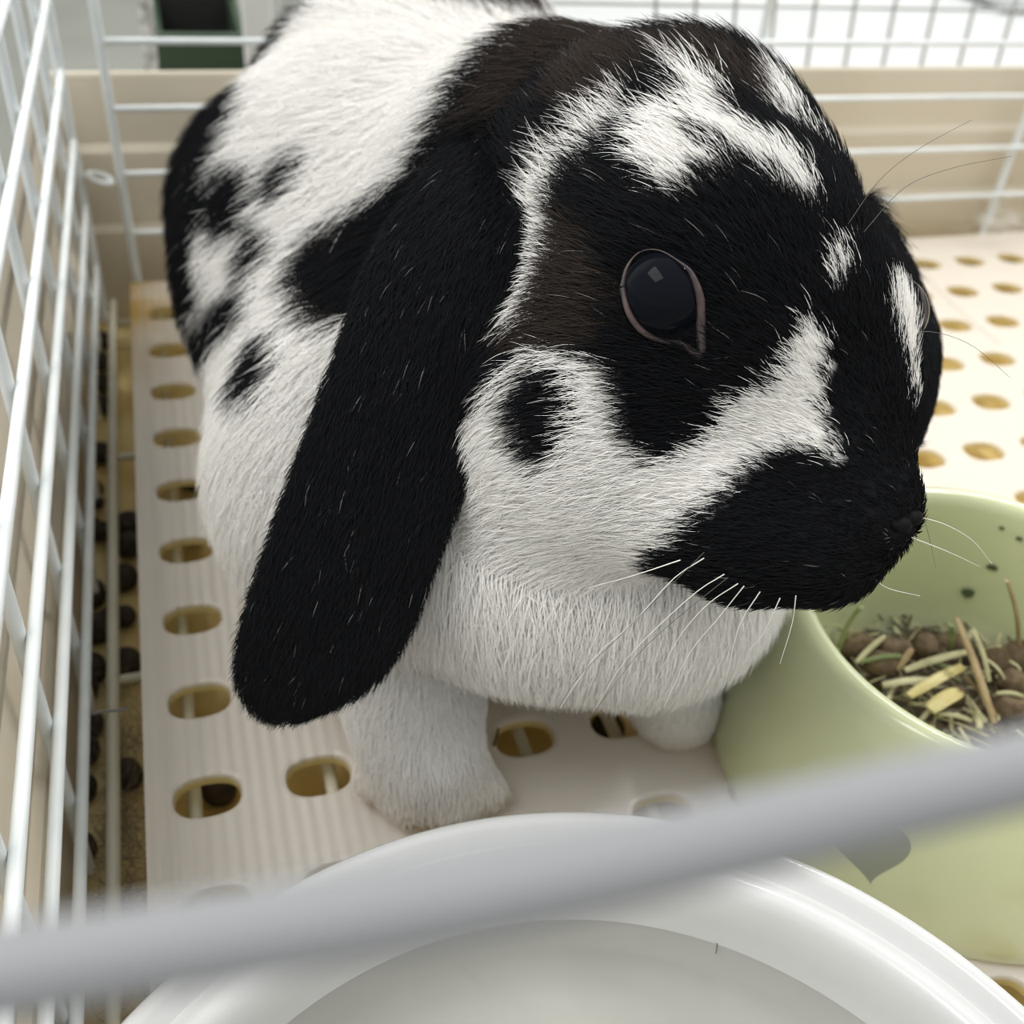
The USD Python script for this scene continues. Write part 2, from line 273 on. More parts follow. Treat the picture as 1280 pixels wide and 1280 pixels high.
# fur markings, each a polygon on the rabbit in the plane of its frame: metres along the frame's two axes from its origin
FRAMES = {'head': ([0.0992, 0.1773, 0.1493], [0.8965, -0.4171, 0.1491], [-0.0687, -0.4634, -0.8835]), 'body': ([0.0567, 0.3338, 0.092], [0.9869, -0.1603, 0.0155], [-0.054, -0.4198, -0.906])}
MARKS = [
    ('head', 'brown', [(-0.0306, -0.0508), (-0.022, -0.066), (-0.0081, -0.0572), (0.0062, -0.0566), (0.0207, -0.0455), (0.0163, -0.0415), (0.007, -0.0467), (-0.0049, -0.0505), (-0.0147, -0.0435), (-0.0253, -0.0412)]),
    ('head', 'white', [(-0.054, 0.0292), (-0.0443, 0.0206), (-0.0352, 0.0102), (-0.0292, 0.0041), (-0.0234, 0.0064), (-0.0146, 0.0091), (-0.0134, 0.0125), (-0.0108, 0.0232), (-0.0047, 0.0285), (0.0041, 0.0246), (0.0109, 0.0153), (0.0171, 0.0123), (0.0228, -0.0), (0.0273, 0.0042), (0.0264, 0.0159), (0.03, 0.027), (0.0239, 0.024), (0.0157, 0.0268), (0.0102, 0.0327), (0.007, 0.0361), (0.0023, 0.0395), (-0.0003, 0.0447), (-0.0063, 0.0499), (-0.003, 0.062), (0.0102, 0.077), (0.0097, 0.0882), (-0.061, 0.1066)]),
    ('head', 'white', [(-0.07, 0.0136), (-0.0249, 0.0256), (0.0102, 0.077), (0.0101, 0.0977), (-0.0864, 0.1203)]),
    ('head', 'brown', [(-0.0408, -0.0182), (-0.0299, -0.0239), (-0.0177, -0.0156), (-0.0141, -0.0062), (-0.0155, 0.0047), (-0.0255, 0.0064), (-0.0348, 0.005)]),
    ('head', 'black', [(-0.0216, 0.0111), (-0.0207, 0.0174), (-0.0223, 0.0255), (-0.0271, 0.0291), (-0.0329, 0.0253), (-0.0347, 0.018), (-0.0331, 0.013), (-0.0281, 0.0088)]),
    ('head', 'white', [(-0.0175, -0.0436), (-0.0231, -0.0386), (-0.0305, -0.0322), (-0.0346, -0.0245), (-0.0369, -0.0178), (-0.0373, -0.0081), (-0.0368, 0.0009), (-0.033, 0.0003), (-0.0301, -0.006), (-0.0274, -0.0157), (-0.0283, -0.0235), (-0.0262, -0.0283), (-0.0235, -0.0324), (-0.0178, -0.0353), (-0.0108, -0.0412), (-0.0114, -0.045)]),
    ('head', 'white', [(-0.0054, -0.0539), (0.0026, -0.0489), (0.0073, -0.0468), (0.0082, -0.0405), (0.0139, -0.0344), (0.022, -0.0297), (0.0253, -0.0219), (0.0233, -0.0214), (0.0173, -0.0254), (0.0108, -0.0302), (0.0046, -0.0345), (0.0002, -0.0358), (-0.0028, -0.0389), (0.0, -0.0425), (-0.0028, -0.0481)]),
    ('head', 'white', [(-0.0113, -0.0359), (-0.0095, -0.0396), (-0.0059, -0.0427), (-0.0003, -0.0421), (0.0008, -0.0366), (0.0002, -0.0334), (0.0075, -0.0298), (0.0068, -0.027), (0.0022, -0.027), (0.0001, -0.0255), (-0.0013, -0.0217), (-0.006, -0.0259), (-0.0101, -0.0306)]),
    ('head', 'white', [(0.0165, -0.0499), (0.0216, -0.0475), (0.025, -0.0387), (0.0302, -0.0344), (0.0317, -0.0316), (0.0291, -0.0346), (0.0238, -0.0374), (0.0182, -0.0411), (0.0169, -0.0458)]),
    ('head', 'white', [(0.0274, -0.0129), (0.0296, -0.0135), (0.031, -0.0099), (0.0303, -0.0061), (0.0283, -0.0057), (0.027, -0.0091)]),
    ('head', 'white', [(0.04, -0.0064), (0.0452, -0.0064), (0.0486, -0.0), (0.047, 0.0072), (0.048, 0.017), (0.045, 0.0166), (0.0449, 0.0089), (0.0408, 0.0016)]),
    ('head', 'brown', [(0.0047, -0.0536), (0.0142, -0.0517), (0.0183, -0.0456), (0.0156, -0.0447), (0.0103, -0.045), (0.0061, -0.0508)]),
    ('body', 'black', [(0.0068, -0.014), (0.0149, -0.0191), (0.021, -0.0226), (0.0244, -0.0278), (0.0284, -0.0335), (0.0312, -0.0382), (0.0351, -0.0445), (0.0403, -0.0487), (0.0465, -0.0528), (0.0744, -0.0736), (0.0857, -0.0749), (0.0968, -0.0762), (0.1251, -0.0763), (0.155, -0.0601), (0.1585, -0.0085), (0.0703, 0.0252), (0.0094, 0.0176)]),
    ('body', 'brown', [(0.0304, -0.0318), (0.0394, -0.046), (0.0467, -0.0518), (0.0744, -0.0724), (0.0968, -0.0755), (0.1367, -0.0727), (0.135, -0.0518), (0.1033, -0.0486), (0.0808, -0.0391), (0.0584, -0.0335)]),
    ('body', 'brown', [(0.0232, -0.1036), (0.0239, -0.0883), (0.0283, -0.0825), (0.0399, -0.0801), (0.0533, -0.0791), (0.0655, -0.0781), (0.0732, -0.0818), (0.0735, -0.0806), (0.0761, -0.0886), (0.0758, -0.1056)]),
    ('body', 'black', [(-0.0054, -0.0959), (-0.0153, -0.0848), (-0.0261, -0.0722), (-0.0297, -0.0698), (-0.0307, -0.0486), (-0.0389, -0.035), (-0.0414, -0.0232), (-0.0459, -0.0111), (-0.0481, -0.0027), (-0.0454, 0.0064), (-0.0561, 0.0145), (-0.0639, 0.0185), (-0.0787, -0.0078), (-0.0738, -0.0672), (-0.0249, -0.0924)]),
    ('body', 'black', [(-0.03, -0.0307), (-0.0246, -0.0262), (-0.0282, -0.0142), (-0.037, -0.0105), (-0.0388, -0.0188), (-0.0353, -0.0269)]),
    ('body', 'black', [(-0.0154, -0.0295), (-0.0099, -0.0302), (-0.0148, -0.0233), (-0.0189, -0.0202)]),
    ('body', 'black', [(-0.0222, -0.0117), (-0.0197, -0.0063), (-0.0264, -0.0018), (-0.0281, 0.0014), (-0.0264, -0.0064)]),
    ('body', 'black', [(-0.0353, 0.0084), (-0.027, 0.0059), (-0.0279, 0.0112), (-0.0351, 0.0161), (-0.044, 0.0195), (-0.0488, 0.0184)]),
    ('body', 'black', [(-0.0514, 0.0179), (-0.0404, 0.0185), (-0.0466, 0.025), (-0.0555, 0.0308), (-0.0592, 0.0267)]),
    ('body', 'black', [(-0.0224, 0.0191), (-0.0184, 0.0181), (-0.0176, 0.0219), (-0.0219, 0.0254), (-0.0231, 0.0285), (-0.0271, 0.0298), (-0.0258, 0.0252)]),
    ('body', 'brown', [(0.0078, -0.0154), (-0.0006, -0.014), (-0.0082, -0.0088), (-0.0129, -0.0011), (-0.0137, 0.0064), (-0.0099, 0.012), (-0.0005, 0.014), (0.0141, 0.0)]),
    ('body', 'black', [(0.0068, -0.0149), (0.0003, -0.0095), (-0.0075, -0.0054), (-0.0106, 0.0011), (-0.0066, 0.0083), (0.0097, 0.0099), (0.0182, -0.0059)])]
BLACK, BROWN, WHITE, TAN = np.array([.010, .0105, .012]), np.array([.040, .031, .026]), np.array([.91, .89, .86]), np.array([.62, .47, .30])
TONE = {'black': BLACK, 'brown': BROWN, 'white': WHITE, 'tan': TAN}
EYE_AT, EYE_N, EYE_R = np.array(([0.0867, 0.1666, 0.1614], [-0.5326, -0.7288, 0.4303])[0]), np.array(([0.0867, 0.1666, 0.1614], [-0.5326, -0.7288, 0.4303])[1]), 0.0086
EYELID = np.array([[0.07926, 0.16911, 0.16198], [0.07974, 0.16561, 0.15847], [0.08229, 0.16367, 0.15535], [0.08617, 0.16261, 0.15368], [0.08929, 0.16051, 0.15387], [0.09262, 0.15785, 0.15243], [0.09249, 0.15931, 0.15634], [0.09212, 0.16045, 0.1607], [0.09135, 0.16096, 0.164], [0.09, 0.16302, 0.16718], [0.08832, 0.16503, 0.1686], [0.08605, 0.16987, 0.16895], [0.08371, 0.17318, 0.16726], [0.0814, 0.17294, 0.16436]])
EYE2_AT, EYE2_N, EYELID2 = np.array(([0.1561, 0.1819, 0.145], [0.9128, -0.2409, 0.3298])[0]), np.array(([0.1561, 0.1819, 0.145], [0.9128, -0.2409, 0.3298])[1]), np.array([[0.16031, 0.18854, 0.14529], [0.16176, 0.18562, 0.14153], [0.16068, 0.1826, 0.13842], [0.15817, 0.17937, 0.13691], [0.15709, 0.17577, 0.13712], [0.15603, 0.17165, 0.13567], [0.15562, 0.17275, 0.13967], [0.15565, 0.17375, 0.14408], [0.15628, 0.17454, 0.14736], [0.15637, 0.1769, 0.15061], [0.15656, 0.17948, 0.15209], [0.15532, 0.18465, 0.15272], [0.15488, 0.18874, 0.15118], [0.15651, 0.19009, 0.14813]])
WHISKERS = [([[0.089, 0.1346, 0.121], [0.0848, 0.1374, 0.1136], [0.0782, 0.1379, 0.1023], [0.0721, 0.1395, 0.0927], [0.0652, 0.1384, 0.0794]], 0), ([[0.0924, 0.1316, 0.1188], [0.0891, 0.135, 0.1113], [0.0816, 0.1364, 0.0996], [0.0774, 0.1379, 0.0895], [0.0736, 0.138, 0.0777]], 0), ([[0.093, 0.131, 0.1184], [0.0856, 0.1328, 0.1079], [0.0792, 0.1342, 0.0976], [0.0748, 0.1349, 0.0871], [0.071, 0.1357, 0.077]], 1), ([[0.0947, 0.1297, 0.1176], [0.0915, 0.133, 0.1098], [0.0879, 0.1346, 0.1], [0.0845, 0.1344, 0.0879]], 0), ([[0.0958, 0.1291, 0.1173], [0.0941, 0.1317, 0.1072], [0.0901, 0.1333, 0.095], [0.087, 0.1326, 0.0803]], 0), ([[0.0986, 0.1275, 0.1167], [0.0971, 0.1287, 0.1072], [0.097, 0.1282, 0.0962], [0.0981, 0.1292, 0.0876]], 0), ([[0.0854, 0.137, 0.1191], [0.0773, 0.1402, 0.1136], [0.0698, 0.1436, 0.1088]], 0), ([[0.0892, 0.1353, 0.1219], [0.0833, 0.1369, 0.1111], [0.0752, 0.1378, 0.0985], [0.0682, 0.139, 0.0868], [0.0641, 0.1391, 0.0749]], 1), ([[0.1022, 0.1257, 0.116], [0.1014, 0.1262, 0.1065], [0.1006, 0.1283, 0.0989]], 0), ([[0.1052, 0.1251, 0.1166], [0.1069, 0.1256, 0.1082], [0.1066, 0.1249, 0.0975]], 0), ([[0.1306, 0.1291, 0.1293], [0.1434, 0.1338, 0.1216], [0.1565, 0.1372, 0.1124], [0.1683, 0.1395, 0.1014]], 0), ([[0.1294, 0.1268, 0.1259], [0.1457, 0.1321, 0.1151], [0.1621, 0.1371, 0.1038]], 0), ([[0.1313, 0.1302, 0.131], [0.1373, 0.1312, 0.1225], [0.1429, 0.1308, 0.1122]], 1), ([[0.1247, 0.1677, 0.1733], [0.1306, 0.1698, 0.1811], [0.1377, 0.1699, 0.1871], [0.1467, 0.169, 0.1926]], 1), ([[0.1275, 0.1659, 0.1723], [0.1349, 0.1675, 0.1802], [0.1431, 0.1658, 0.1845], [0.1532, 0.1626, 0.1877]], 1), ([[0.1407, 0.1628, 0.1499], [0.1502, 0.1636, 0.1497], [0.1604, 0.1618, 0.1465], [0.1699, 0.1575, 0.1401]], 1), ([[0.1227, 0.1263, 0.1175], [0.1276, 0.126, 0.1136], [0.1358, 0.1252, 0.1106]], 0)]
NOSE = [[0.129, 0.1289, 0.1298], [0.1258, 0.1277, 0.1296]]


def colours(p, zone, rng, jitter=.0012):
    """Fur tone at the points p of the zone: head, body or leg."""
    q = p + rng.normal(0, jitter, p.shape)
    head = zone == 0
    out = np.where(head[:, None], BLACK, WHITE)
    for frame, tone, poly in MARKS:
        o, u, v = (np.array(x) for x in FRAMES[frame])
        shape = Polygon(poly).buffer(0)
        if frame == 'body' and tone == 'black': shape = shape.buffer(.0022)
        inside = contains_xy(shape, (q - o) @ u, (q - o) @ v)
        if frame == 'head': inside &= head
        if frame == 'body': inside &= ~head & (p[:, 2] > .03)
        out[inside] = TONE[tone]
    low = np.clip((.022 - p[:, 2]) / .02, 0, 1) * (~head) * (zone == 2)
    return out * (1 - .35 * low[:, None]) + .35 * low[:, None] * TAN * (out.mean(1) > .3)[:, None]


def strands(path, parent, root, tip1, tip2, width, color, material, label=None):
    n = len(root)
    c = UsdGeom.BasisCurves.Define(stage, path)
    c.CreateTypeAttr('cubic'); c.CreateBasisAttr('catmullRom'); c.CreateWrapAttr('pinned')
    base = np.array(UsdGeom.XformCache().GetLocalToWorldTransform(parent).ExtractTranslation())
    P = (np.stack([root, tip1, tip2], 1) - base).reshape(-1, 3)
    c.CreatePointsAttr(Vt.Vec3fArray.FromNumpy(P.astype(np.float32)))
    c.CreateCurveVertexCountsAttr(Vt.IntArray.FromNumpy(np.full(n, 3, np.int32)))
    c.CreateWidthsAttr(Vt.FloatArray.FromNumpy((np.asarray(width).reshape(-1, 1) * np.array([[1, .8, .15]])).ravel().astype(np.float32))); c.SetWidthsInterpolation('vertex')
    UsdGeom.PrimvarsAPI(c).CreatePrimvar('furcolor', Sdf.ValueTypeNames.Color3fArray, 'uniform').Set(Vt.Vec3fArray.FromNumpy(color.astype(np.float32)))
    UsdShade.MaterialBindingAPI.Apply(c.GetPrim()).Bind(material)
    return tag(c, kind='stuff')


def unit(x):
    return x / np.maximum(np.linalg.norm(x, axis=-1, keepdims=True), 1e-9)


def flow(p, n, zone):
    """Lie of the coat: from the nose back over the head, down the chest and legs, back and down along the body."""
    out = np.zeros_like(p)
    keys = np.array([[0.127, 0.129, 0.133], [0.105, 0.134, 0.126], [0.095, 0.138, 0.118], [0.076, 0.158, 0.132], [0.061, 0.171, 0.125], [0.119, 0.146, 0.15], [0.11, 0.15, 0.154], [0.09, 0.154, 0.134], [0.108, 0.176, 0.18], [0.094, 0.168, 0.171], [0.074, 0.18, 0.155], [0.08, 0.192, 0.17], [0.104, 0.207, 0.186], [0.136, 0.219, 0.184], [0.14, 0.176, 0.166], [0.132, 0.151, 0.152], [0.102, 0.146, 0.134], [0.08, 0.242, 0.17], [0.065, 0.249, 0.152], [0.02, 0.303, 0.116], [0.003, 0.321, 0.072], [0.062, 0.319, 0.153], [0.032, 0.332, 0.142], [0.072, 0.167, 0.091], [0.094, 0.163, 0.081], [0.027, 0.221, 0.105], [0.113, 0.377, 0.162], [0.039, 0.2, 0.095], [0.123, 0.296, 0.172], [0.12, 0.224, 0.19], [0.011, 0.229, 0.093], [0.057, 0.179, 0.107], [0.045, 0.189, 0.039], [0.046, 0.171, 0.024], [0.035, 0.178, 0.022], [0.06, 0.17, 0.014], [0.131, 0.181, 0.024]]); dirs = unit(np.array([[-0.71, 0.53, 0.33], [-0.97, 0.19, -0.19], [-0.82, -0.08, -0.45], [-0.65, -0.19, -0.52], [-0.41, -0.52, -0.81], [-0.02, 0.65, 0.77], [-0.17, 0.69, 0.76], [-0.96, 0.28, -0.07], [-0.43, 0.64, 0.59], [-0.37, 0.69, 0.67], [-0.97, 0.19, -0.19], [-0.72, 0.47, 0.25], [-0.26, 0.72, 0.76], [0.02, 0.64, 0.78], [0.12, 0.61, 0.79], [0.21, 0.58, 0.79], [-0.94, 0.34, 0.0], [-0.85, 0.32, 0.01], [-0.88, 0.13, -0.22], [-0.99, 0.1, -0.31], [-1.01, 0.01, -0.43], [-0.79, 0.08, -0.26], [-0.88, 0.13, -0.22], [-0.12, -0.61, -0.79], [-0.07, -0.62, -0.78], [-0.57, -0.34, -0.67], [-0.18, 0.63, 0.68], [-0.41, -0.52, -0.81], [-0.07, 0.66, 0.77], [0.21, 0.58, 0.79], [-0.67, -0.32, -0.67], [-0.21, -0.58, -0.79], [-0.17, -0.59, -0.79], [-0.07, -0.62, -0.78], [-0.41, -0.52, -0.81], [0.17, -0.69, -0.76], [-0.02, -0.64, -0.78]])); kz = np.array([0, 0, 0, 0, 0, 0, 0, 0, 0, 0, 0, 0, 0, 0, 0, 0, 0, 1, 1, 1, 1, 1, 1, 1, 1, 1, 1, 1, 1, 1, 1, 1, 2, 2, 2, 2, 2])
    for z in (0, 1, 2):
        m = zone == z
        if not m.any(): continue
        sel = kz == z
        d2 = ((p[m][:, None] - keys[sel][None]) ** 2).sum(-1)
        w = np.exp(-d2 / (2 * .03 ** 2)) + 1e-6 / (d2 + 1e-4)
        out[m] = (w[..., None] * dirs[sel][None]).sum(1)
    t = out - n * (out * n).sum(-1, keepdims=True)
    return unit(t)


FUR_TOTAL = 300000


def grow(m, count, zone_of, length_of, tone_of, path, parent, material, rng, flow_fn, width=.00026, lift=.35, keep=None):
    """Strands on the mesh m, thinner sown where the coat faces away and down."""
    tri = m.triangles; fn = unit(np.cross(tri[:, 1] - tri[:, 0], tri[:, 2] - tri[:, 0]))
    w = m.area_faces.copy()
    if keep is not None: w = w * keep(tri.mean(1), fn)
    fi = rng.choice(len(w), count, p=w / w.sum())
    a, b = rng.random((2, count)); flip = a + b > 1; a[flip], b[flip] = 1 - a[flip], 1 - b[flip]
    p = tri[fi, 0] + a[:, None] * (tri[fi, 1] - tri[fi, 0]) + b[:, None] * (tri[fi, 2] - tri[fi, 0])
    vn = np.array(m.vertex_normals)[m.faces[fi]]
    n = unit(vn[:, 0] * (1 - a - b)[:, None] + vn[:, 1] * a[:, None] + vn[:, 2] * b[:, None])
    z = zone_of(p)
    far = (np.linalg.norm(p - EYE_AT, axis=1) > EYE_R * .94) & (np.linalg.norm(p - EYE2_AT, axis=1) > EYE_R * .94)
    p, n, z = p[far], n[far], z[far]
    L = length_of(p, z) * rng.uniform(.65, 1.2, len(p))
    t = flow_fn(p, n, z)
    t = unit(t + .22 * rng.normal(size=p.shape)); t = unit(t - n * (t * n).sum(-1, keepdims=True))
    lf = lift * rng.uniform(.6, 1.6, len(p))
    m1 = p + L[:, None] * .5 * unit(t + n * (lf * 1.5)[:, None])
    m2 = m1 + L[:, None] * .5 * unit(t + n * (lf * .5)[:, None] + [0, 0, -.12])
    m2[:, 2] = np.maximum(m2[:, 2], .0006); m1[:, 2] = np.maximum(m1[:, 2], .0006)
    col = tone_of(p, z) * rng.uniform(.93, 1.05, (len(p), 1))
    stray = (col.mean(1) < .1) & (rng.random(len(p)) < .005)
    col[stray] = .22
    col = np.clip(col, 0, .94)
    return strands(path, parent, p, m1, m2, width * rng.uniform(.7, 1.2, len(p)) * np.where(z == 0, .82, 1), col, material)


# ---------------------------------------------------------------- materials
wire_white = mottled('wire_coating', (.66, .70, .70), (.74, .77, .77), 60, .32, specular_ior_level=.5)
tray_plastic = mottled('tray_plastic', (.60, .53, .41), (.68, .61, .49), 9, .5)
tray_floor_mat = mottled('tray_floor_stained', (.56, .40, .14), (.78, .65, .34), 26, .5)
floor_mat_ = mottled('tabletop', (.15, .155, .135), (.19, .195, .170), 6, .6)
wall_paint = plain('wall_paint', (.88, .88, .86), .7)
mat_plastic = mat('mat_plastic', {
    'g': ('geometry', {}), 's': ('separate_xyz', {}),
    'n': ('noise_texture', {'scale': 38, 'detail': 4}), 'st': ('math', {'math_type': 'multiply', 'value2': 1.0}),
    'dx': ('map_range', {'from_min': .02, 'from_max': -.03, 'to_min': 0, 'to_max': 1, 'clamp': True}),
    'dy': ('map_range', {'from_min': .40, 'from_max': .53, 'to_min': 0, 'to_max': 1, 'clamp': True}),
    'm1': ('math', {'math_type': 'multiply'}), 'm2': ('math', {'math_type': 'multiply'}),
    'mm': ('map_range', {'from_min': .06, 'from_max': .40, 'to_min': 0, 'to_max': .95, 'clamp': True}),
    'c': ('mix', {'color1': (.89, .86, .81), 'color2': (.50, .31, .07)}), 'dz': ('map_range', {'from_min': -.0008, 'from_max': -.0022, 'to_min': 0, 'to_max': 1, 'clamp': True}), 'cz': ('mix', {'color2': (.74, .62, .27)}),
    'w': ('wave_texture', {'bands_direction': 'x', 'scale': 78.0, 'distortion': 0.0}),
    'k': ('map_range', {'from_min': .015, 'from_max': .06, 'to_min': .35, 'to_max': 0, 'clamp': True}), 'b': ('bump', {'strength': .3, 'distance': .0008}),
    'p': ('principled_bsdf', {'roughness': .33, 'specular_ior_level': .5}), 't': ('translucent_bsdf', {'color': (.85, .72, .42)}), 'x': ('mix_closure', {'fac': .40})},
    [('g.position', 's.vector'), ('g.position', 'n.vector'), ('g.position', 'w.vector'), ('s.x', 'dx.value'), ('s.y', 'dy.value'), ('dx.result', 'm1.value1'), ('dy.result', 'm1.value2'),
     ('m1.value', 'm2.value1'), ('n.fac', 'm2.value2'), ('m2.value', 'mm.value'), ('mm.result', 'c.fac'), ('c.color', 'cz.color1'), ('s.z', 'dz.value'), ('dz.result', 'cz.fac'), ('cz.color', 'p.base_color'),
     ('w.fac', 'b.height'), ('s.x', 'k.value'), ('k.result', 'b.strength'), ('b.normal', 'p.normal'), ('p.BSDF', 'x.closure1'), ('t.BSDF', 'x.closure2')], 'x.closure')
green_glaze = mottled('green_glaze', (.58, .61, .36), (.62, .65, .40), 14, .22, coat_weight=.4, coat_roughness=.08)
white_glaze = mottled('white_glaze', (.56, .56, .555), (.59, .59, .585), 30, .22, coat_weight=.5, coat_roughness=.10)
print_grey = plain('grey_print', (.27, .29, .22), .3)
water_mat = mat('water', {'f': ('fresnel', {'IOR': 1.33}), 't': ('transparent_bsdf', {'color': (.86, .855, .82)}), 'g': ('glossy_bsdf', {'roughness': .02, 'color': (1, 1, 1)}), 'x': ('mix_closure', {})},  # grey tint stands in for the shade over the bowl's inside
                [('f.fac', 'x.fac'), ('t.BSDF', 'x.closure1'), ('g.BSDF', 'x.closure2')], 'x.closure')
dropping_mat = mottled('dropping', (.020, .014, .010), (.050, .036, .024), 220, .8, .0006)
pellet_mat = mottled('feed_pellet', (.105, .070, .040), (.20, .140, .082), 420, .85, .0008)
hay_pale = mottled('hay_pale', (.50, .47, .27), (.66, .62, .40), 160, .7)
hay_yellow = mottled('hay_yellow', (.62, .52, .22), (.76, .67, .36), 160, .7)
hay_green = mottled('hay_green', (.20, .25, .10), (.30, .34, .16), 160, .7)
hay_tan = mottled('hay_tan', (.33, .24, .12), (.46, .35, .20), 160, .7)
chaff_mat = mottled('chaff', (.10, .075, .05), (.24, .20, .13), 260, .9, .001)
fur_mat = mat('fur', {'a': ('attribute', {'attribute': 'furcolor'}), 'p': ('principled_bsdf', {'roughness': .6, 'specular_ior_level': .05})}, [('a.color', 'p.base_color')])
skin_mat = mat('undercoat', {'a': ('attribute', {'attribute': 'furcolor'}), 'p': ('principled_bsdf', {'roughness': .9, 'specular_ior_level': .1})}, [('a.color', 'p.base_color')])
eye_mat = plain('eye', (.005, .006, .009), .05, specular_ior_level=.05)
lid_mat = mottled('eyelid_skin', (.028, .019, .018), (.085, .056, .053), 220, .5)
nose_mat = plain('nose_leather', (.007, .0065, .007), .5, specular_ior_level=.03)
whisker_mat = plain('whisker', (.75, .73, .68), .4)
dark_whisker = plain('dark_whisker', (.10, .10, .09), .4)
claw_mat = plain('claw', (.42, .30, .22), .4)
tuft_mat = plain('shed_hair', (.22, .17, .13), .8)
crate_mat = mottled('crate_green', (.022, .046, .022), (.034, .062, .032), 8, .5)
crate_dark = plain('crate_rim', (.012, .011, .010), .6)
post_mat = plain('white_plastic', (.62, .62, .60), .5)
grey_mat = plain('grey_plastic', (.36, .37, .35), .5)
yellow_mat = plain('yellow_plastic', (.72, .62, .06), .5)
blue_mat = plain('blue_plastic', (.04, .17, .38), .5)
rope_mat = mottled('speckled_cord', (.24, .24, .22), (.62, .61, .58), 130, .9, .001)
leaf_mat = plain('leaf_scrap', (.07, .10, .04), .7)
steel_mat = plain('thin_steel_wire', (.46, .47, .46), .35, metallic=.4)

# ---------------------------------------------------------------- the setting
TABLE = -.06
obj('floor', box((-1.5, -1.2, TABLE - .03), (2.6, 1.85, TABLE)), floor_mat_, kind='structure', label='grey green tabletop under the cage', smooth=False)
obj('wall_back', box((-1.5, 1.75, -.2), (2.6, 1.8, 2.2)), wall_paint, kind='structure', label='pale wall behind the cage', smooth=False)

# ---------------------------------------------------------------- tray
XL, XR, YF, YB = -.0515, .66, -.13, .542
TF = -.032
tr = thing('cage_tray', 'beige plastic cage tray with raised splash walls around the wire panels', 'tray', (XL, YF, TF))
obj('tray_floor', box((XL, YF, TF - .004), (XR, YB, TF)), tray_floor_mat, tr, smooth=False, label='stained yellow floor of the tray')


def wall_strip(p0, p1, out, z0, z1):
    """A splash wall from p0 to p1 that leans a little outward, with two shallow steps and a rounded rim."""
    prof = [(0, z0), (.0000, .018), (.0020, .022), (.0022, .058), (.0045, .062), (.005, z1 - .003), (.0058, z1 - .0008), (.0068, z1), (.0078, z1 - .0008), (.0085, z1 - .003), (.0085, z1 - .012), (.0070, z1 - .013), (.0040, z0)]
    p0, p1, out = (np.asarray(x, float) for x in (p0, p1, out))
    v = np.array([np.append(q + out * o, z) for q in (p0, p1) for o, z in prof]); n = len(prof)
    f = [[i, (i + 1) % n, n + (i + 1) % n] for i in range(n)] + [[i, n + (i + 1) % n, n + i] for i in range(n)] + [[0, k, k + 1] for k in range(1, n - 1)] + [[n, n + k + 1, n + k] for k in range(1, n - 1)]
    m = trimesh.Trimesh(v, np.array(f), process=False); trimesh.repair.fix_normals(m)
    return m


obj('tray_wall', wall_strip((XL, YB), (XR, YB), (0, 1), TF, .0955), tray_plastic, tr, 25)
obj('tray_wall', wall_strip((XL, YF), (XL, YB), (-1, 0), TF, .0955), tray_plastic, tr, 25)
obj('tray_wall', wall_strip((XR, YF), (XR, YB), (1, 0), TF, .0955), tray_plastic, tr, 25)
obj('tray_wall', wall_strip((XL, YF), (XR, YF), (0, -1), TF, .0955), tray_plastic, tr, 25)
corner = lathe([(0, .0915), (.0042, .0925), (.0066, .0945), (.0072, .0955), (.0068, .0958), (.001, .0958)], (0, 0, 0), 24)

# ---------------------------------------------------------------- wire panels
def wires(parent, segs, coat=None):
    for a, b, r in segs:
        n = max(2, int(np.linalg.norm(np.subtract(b, a)) / .15) + 1)
        obj('wire', tube(np.linspace(a, b, n), r, 10), coat or wire_white, parent)


XW, YW = -.0445, .530
side = thing('side_wire_panel', 'white coated wire panel along the cage side left of the rabbit', 'wire panel', (XW, YF + .02, -.02))
seg = []
for i in range(7):
    z = .007 + .0312 * i
    seg.append(((XW, -.10, z), (XW, YW - .002, z), .0017))
for y in (.015, .075, .135, .195, .255, .315, .375, .435, .495):
    seg.append(((XW - .0033, y, -.025), (XW - .0033, y, .215), .0018))
seg.append(((XW - .001, YW + .001, -.025), (XW - .001, YW + .001, .215), .0026))
wires(side, seg)
rear = thing('rear_wire_panel', 'white coated wire panel with long level wires at the back of the cage', 'wire panel', (.3, YW, -.02))
seg = [((-.026, YW, -.025), (-.026, YW, .215), .0022)]
for z in (-.008, .0225, .0527, .0837, .1136, .1440, .1745, .2050):
    seg.append(((-.026, YW, z), (.64, YW, z - .0005), .0016))
for x in (.11, .310, .502):
    seg.append(((x, YW + .0036, -.02), (x, YW + .0036, .215), .0024))
wires(rear, seg)
ring = trimesh.creation.torus(.0055, .0014, 24, 8); ring.apply_transform(trimesh.transformations.rotation_matrix(.35, [0, 1, 0])); ring.apply_translation((-.0355, .5275, .052))
obj('joining_ring', ring, plain('clear_plastic_ring', (.66, .70, .69), .2), at=(-.0355, .5275, .052), label='small pale ring clip joining the two wire panels at the back corner', cat='clip')
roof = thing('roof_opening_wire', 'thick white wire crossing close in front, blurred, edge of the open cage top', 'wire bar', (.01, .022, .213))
obj('wire', tube(spline([[-0.0415, 0.0297, 0.2046], [-0.0111, 0.0269, 0.2063], [0.0107, 0.0249, 0.2075], [0.0362, 0.0232, 0.2105], [0.0719, 0.0209, 0.2146]], 24), .0020, 14), plain('shaded_wire_coating', (.245, .25, .26), .45, specular_ior_level=.2), roof)  # white wire; the shade on its near side is painted in as grey
fl = thing('floor_wire_grid', 'white coated floor wires lying under the cream mat above the tray', 'wire grid', (.3, .2, -.012))
seg = [((x, -.10, -.0125), (x, .526, -.0125), .0021) for x in [-.0395, -.0168] + [.0228 + .0305 * i for i in range(20)]]
